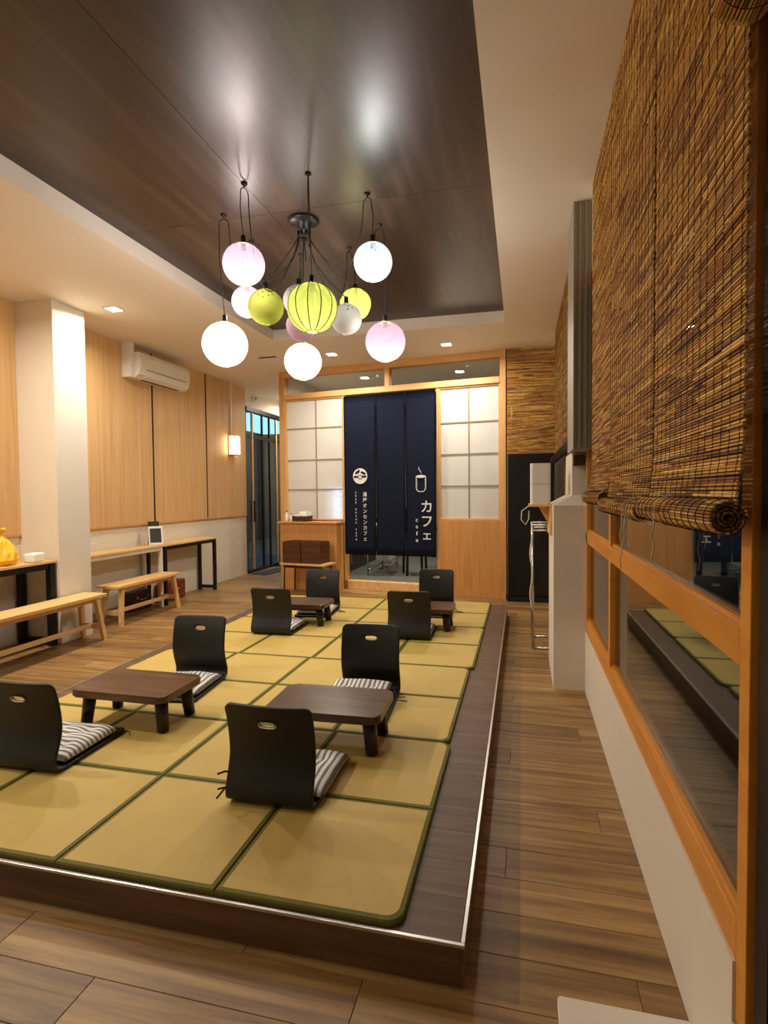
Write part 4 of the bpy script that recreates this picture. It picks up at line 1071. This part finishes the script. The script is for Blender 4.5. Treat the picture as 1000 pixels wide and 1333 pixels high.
def lantern(name_label, loc, R, mat, lit, cat='paper lantern', ribs=0, rib_mat='lantern_rib', hook=None, sag=0.5, rib_r=0.0022, bulb=(1.0, 0.955, 0.86), power=1.0):
    t = thing('paper_lantern', name_label, cat, loc, random.uniform(0, 1), 'round paper lanterns of the chandelier')
    mb = MB(); n = 40; m_ = 30; top = 0.22
    prof = []
    for j in range(m_ + 1):
        th = math.asin(top) + (PI - 2 * math.asin(top)) * j / m_
        rr = R * math.sin(th) * (1.0 + (0.006 if j % 2 else -0.004)); prof.append((rr, R * math.cos(th) * 0.98))
    mb.lathe(prof, n=n).build('shade', mat, t)
    zt_ = R * math.cos(math.asin(top)) * 0.98
    for z in (zt_, -zt_):
        MB().tube([(R * top * math.cos(2 * PI * k / 20), R * top * math.sin(2 * PI * k / 20), z) for k in range(21)], 0.0025, 6, False).build('rim_ring', 'lantern_rib_pale' if rib_mat != 'lantern_rib' else 'lantern_rib', t)
    for k in range(ribs):
        a = 2 * PI * k / ribs
        pts = [((r + 0.002) * math.cos(a), (r + 0.002) * math.sin(a), z) for r, z in prof]
        MB().tube(pts, rib_r, 5, False).build('rib', rib_mat, t)
    if lit:
        pl_ = bpy.data.lights.new('bulb', 'POINT'); pl_.energy = BULB_W * power; pl_.color = bulb; pl_.shadow_soft_size = 0.045
        lo = bpy.data.objects.new('bulb', pl_); C.objects.link(lo); lo.parent = t; lo.location = (0, 0, -0.35 * R)
    MB().lathe([(0, zt_ + 0.055), (0.016, zt_ + 0.055), (0.018, zt_ - 0.01), (0.016, zt_ - 0.05), (0, zt_ - 0.05)], n=14).build('lamp_holder', 'black_metal', t)
    MB().tube([(-R * top, 0, zt_), (-0.012, 0, zt_ + 0.02), (0.012, 0, zt_ + 0.02), (R * top, 0, zt_)], 0.0016, 6).build('hanger_wire', 'chrome', t)
    if hook:
        hx, hy = hook
        inv = Matrix.Rotation(-t.rotation_euler.z, 3, 'Z')
        def W2L(p): return inv @ (Vector(p) - Vector(loc))
        ztop = loc[2] + zt_ + 0.055
        dx, dy = hx - CHX, hy - CHY; dl = math.hypot(dx, dy); ux, uy = dx / dl, dy / dl
        px, py = -uy, ux
        h0 = Vector((hx, hy, ZT - 0.035))
        # over the hook, in the plane along the ring tangent
        down = [Vector((loc[0], loc[1], ztop - 0.004))]
        for k in range(1, 8):
            s = k / 8; down.append(Vector((loc[0] + (hx - loc[0]) * s + ux * 0.034 * min(1, 1.6 * s), loc[1] + (hy - loc[1]) * s + uy * 0.034 * min(1, 1.6 * s), ztop + (h0.z - 0.04 - ztop) * s)))
        arch = [h0 + Vector((ux * 0.034 * math.cos(q), uy * 0.034 * math.cos(q), 0.034 * math.sin(q) - 0.030)) for q in [PI * k / 8 for k in range(9)]]
        b0 = Vector((CHX + ux * 0.045, CHY + uy * 0.045, ZT - 0.14))
        sw = []
        a0 = arch[-1]
        for k in range(1, 17):
            s = k / 16
            e = s ** 1.5; p = a0.lerp(b0, e); p.z = a0.z + (b0.z - a0.z) * s - sag * 4 * s * (1 - s) * (1.0 - 0.25 * s); sw.append(p)
        pts = down + arch + sw
        MB().tube([W2L(p) for p in pts], 0.0036, 7).build('cord', 'cord_black', t)
    else:
        inv = Matrix.Rotation(-t.rotation_euler.z, 3, 'Z')
        ztop = loc[2] + zt_ + 0.055
        a = math.atan2(loc[1] - CHY, loc[0] - CHX)
        top_p = Vector((CHX + 0.045 * math.cos(a), CHY + 0.045 * math.sin(a), ZT - 0.14)); bot = Vector((loc[0], loc[1], ztop - 0.004))
        pts = []
        for k in range(13):
            s = k / 12; e = s ** 2.2
            pts.append(Vector((top_p.x + (bot.x - top_p.x) * e, top_p.y + (bot.y - top_p.y) * e, top_p.z + (bot.z - top_p.z) * s)))
        MB().tube([inv @ (p - Vector(loc)) for p in pts], 0.0036, 7).build('cord', 'cord_black', t)
    return t
def hookobj(k, x, y):
    t = thing('ceiling_hook', HL[k], 'hook', (x, y, ZT), 0, 'lantern hooks on the dark ceiling')
    MB().lathe([(0, -0.0005), (0.022, -0.0005), (0.022, -0.008), (0.008, -0.014), (0.006, -0.026), (0, -0.027)], n=18).build('hook_base', 'black_metal', t)
HL = {'8': 'black ceiling hook carrying the large lit green lantern', '1': 'black ceiling hook carrying the highest pink lantern', '2': 'black ceiling hook carrying the white lantern nearest the air conditioner', '3': 'black ceiling hook carrying the small pink lantern', '7': 'black ceiling hook carrying the lowest white lantern',
      '9': 'black ceiling hook carrying the small lit green lantern', '11': 'black ceiling hook carrying the low pink lantern before the transom', '8b': 'black ceiling hook carrying the pale blue lantern'}
for k, (x, y) in hooks.items(): hookobj(k, x, y)
lantern('highest pink paper lantern glowing near the dark ceiling', (-1.82, 3.49, 3.035), 0.140, 'lantern_pink', True, hook=hooks['1'], sag=0.62)
lantern('low white paper lantern glowing nearest the air conditioner', (-2.14, 3.79, 2.60), 0.166, 'lantern_white', True, hook=hooks['2'], sag=0.45)
lantern('small glowing pink paper lantern behind an unlit green one', (-2.17, 4.21, 3.05), 0.125, 'lantern_pink', True, hook=hooks['3'], sag=0.40)
lantern('large lit yellow green paper lantern with beaded ribs', (-1.315, 3.44, 2.685), 0.159, 'lantern_green', True, ribs=12, rib_r=0.0042, bulb=(1.0, 0.97, 0.80), power=0.26, hook=hooks['8'], sag=0.42)
lantern('lowest white paper lantern glowing before the partition', (-1.85, 4.60, 2.635), 0.161, 'lantern_white', True, hook=hooks['7'], sag=0.40)
lantern('pale blue white paper lantern glowing high near the windows', (-1.00, 3.80, 3.085), 0.133, 'lantern_blue', True, hook=hooks['8b'], sag=0.40)
lantern('small lit yellow green paper lantern behind the grey one', (-1.36, 4.57, 3.075), 0.130, 'lantern_green', True, ribs=10, bulb=(1.0, 0.97, 0.80), power=0.26, hook=hooks['9'], sag=0.45)
lantern('low pink white paper lantern glowing before the transom', (-1.025, 4.25, 2.655), 0.155, 'lantern_pink', True, ribs=0, hook=hooks['11'], sag=0.40)
lantern('unlit olive green perforated paper lantern', (-1.83, 3.84, 2.862), 0.130, 'lantern_green_off', False)
lantern('unlit grey perforated paper lantern', (-1.33, 4.22, 2.845), 0.120, 'lantern_grey_off', False, rib_mat='pale')
lantern('unlit mauve paper lantern below the large green one', (-1.535, 3.80, 2.69), 0.110, 'lantern_mauve_off', False, rib_mat='pale')
lantern('unlit grey paper lantern mostly hidden behind the large green one', (-1.80, 4.40, 3.09), 0.128, 'lantern_grey_off', False, rib_mat='pale')

# ------------------------------------------------------------------ black cabinet, shelf, appliance and rack by the pilaster
cb = thing('tall_cabinet', 'tall glossy black cabinet below the end wall blind', 'cabinet', (-0.18, 7.70, 0))
bx('cabinet_body', 'black_board', 0.004, 0.60, 0.022, 0.165, 0.07, 1.985, cb, 0.003)
bx('cabinet_door', 'black_board', 0.0, 0.60, 0.0, 0.020, 0.075, 1.985, cb, 0.004)
bx('plinth', 'black_plastic', -0.012, 0.61, -0.03, 0.16, 0.0, 0.065, cb, 0.004)
sh = thing('wall_shelf', 'small wooden bracket shelf fixed to the white pilaster', 'shelf', (0.2305, 4.72, 1.34))
bx('shelf_board', 'bench_wood', -0.175, -0.0005, -0.18, 0.24, 0.025, 0.043, sh, 0.002)
bx('back_board', 'bench_wood', -0.018, -0.0005, -0.18, 0.24, -0.20, 0.0245, sh, 0.002)
MB().prism([(-0.0185, 0.0245), (-0.10, 0.0245), (-0.0185, -0.12)], 'y', 0.0, 0.018).build('bracket', 'bench_wood', sh)
ap = thing('water_filter', 'white upright appliance with rounded corners on the wooden shelf', 'appliance', (0.145, 4.70, 1.3835))
MB().prism(rrect(0.155, 0.20, 0.022, 6), 'z', 0.0, 0.325, 0.006).build('housing', 'white_plastic', ap)
MB().prism(rrect(0.157, 0.202, 0.023, 6), 'z', 0.160, 0.163).build('seam_line', 'grey_profile', ap)
bx('side_grille', 'black_plastic', 0.0785, 0.083, -0.085, 0.085, 0.03, 0.30, ap)
tag(MB().tube([(0.06, 4.62, 1.375), (0.0, 4.60, 1.33), (-0.005, 4.60, 1.26), (0.03, 4.60, 1.22), (0.055, 4.61, 1.27), (0.056, 4.62, 1.33)], 0.004, 8).build('power_cable', 'white_plastic'), 'white cable looped below the bracket shelf', 'cable')
rk = thing('metal_rack', 'pale steel tube rack standing behind the white pilaster', 'rack', (0.26, 5.62, 0))
for a in (-0.16, 0.16):
    for b in (-0.22, 0.22): MB().tube([(a, b, 0.012), (a, b, 1.17)], 0.011, 10).build('upright', 'chrome', rk)
for zz in (0.012, 1.12, 1.17):
    for b in (-0.22, 0.22): MB().tube([(-0.16, b, zz), (0.16, b, zz)], 0.010, 8).build('rail', 'chrome', rk)
    for a in (-0.16, 0.16): MB().tube([(a, -0.22, zz), (a, 0.22, zz)], 0.010, 8).build('rail', 'chrome', rk)
tag(MB().tube([(0.085 + 0.012 * math.sin(k * 0.9), 5.36 + 0.004 * math.sin(k * 2.0), 1.20 - 0.055 * k) for k in range(16)], 0.005, 8).build('electric_cable', 'white_plastic'), 'pale wavy power cord hanging down the steel rack', 'cable')
tag(MB().prism(rrect(0.355, 0.55, 0.01, 2), 'z', 0.001, 0.025, 0.003).build('door_step', 'white_paint', None, (0.2765, 1.37, 0)), 'flat white step slab on the floor beside the low white wall', 'step')
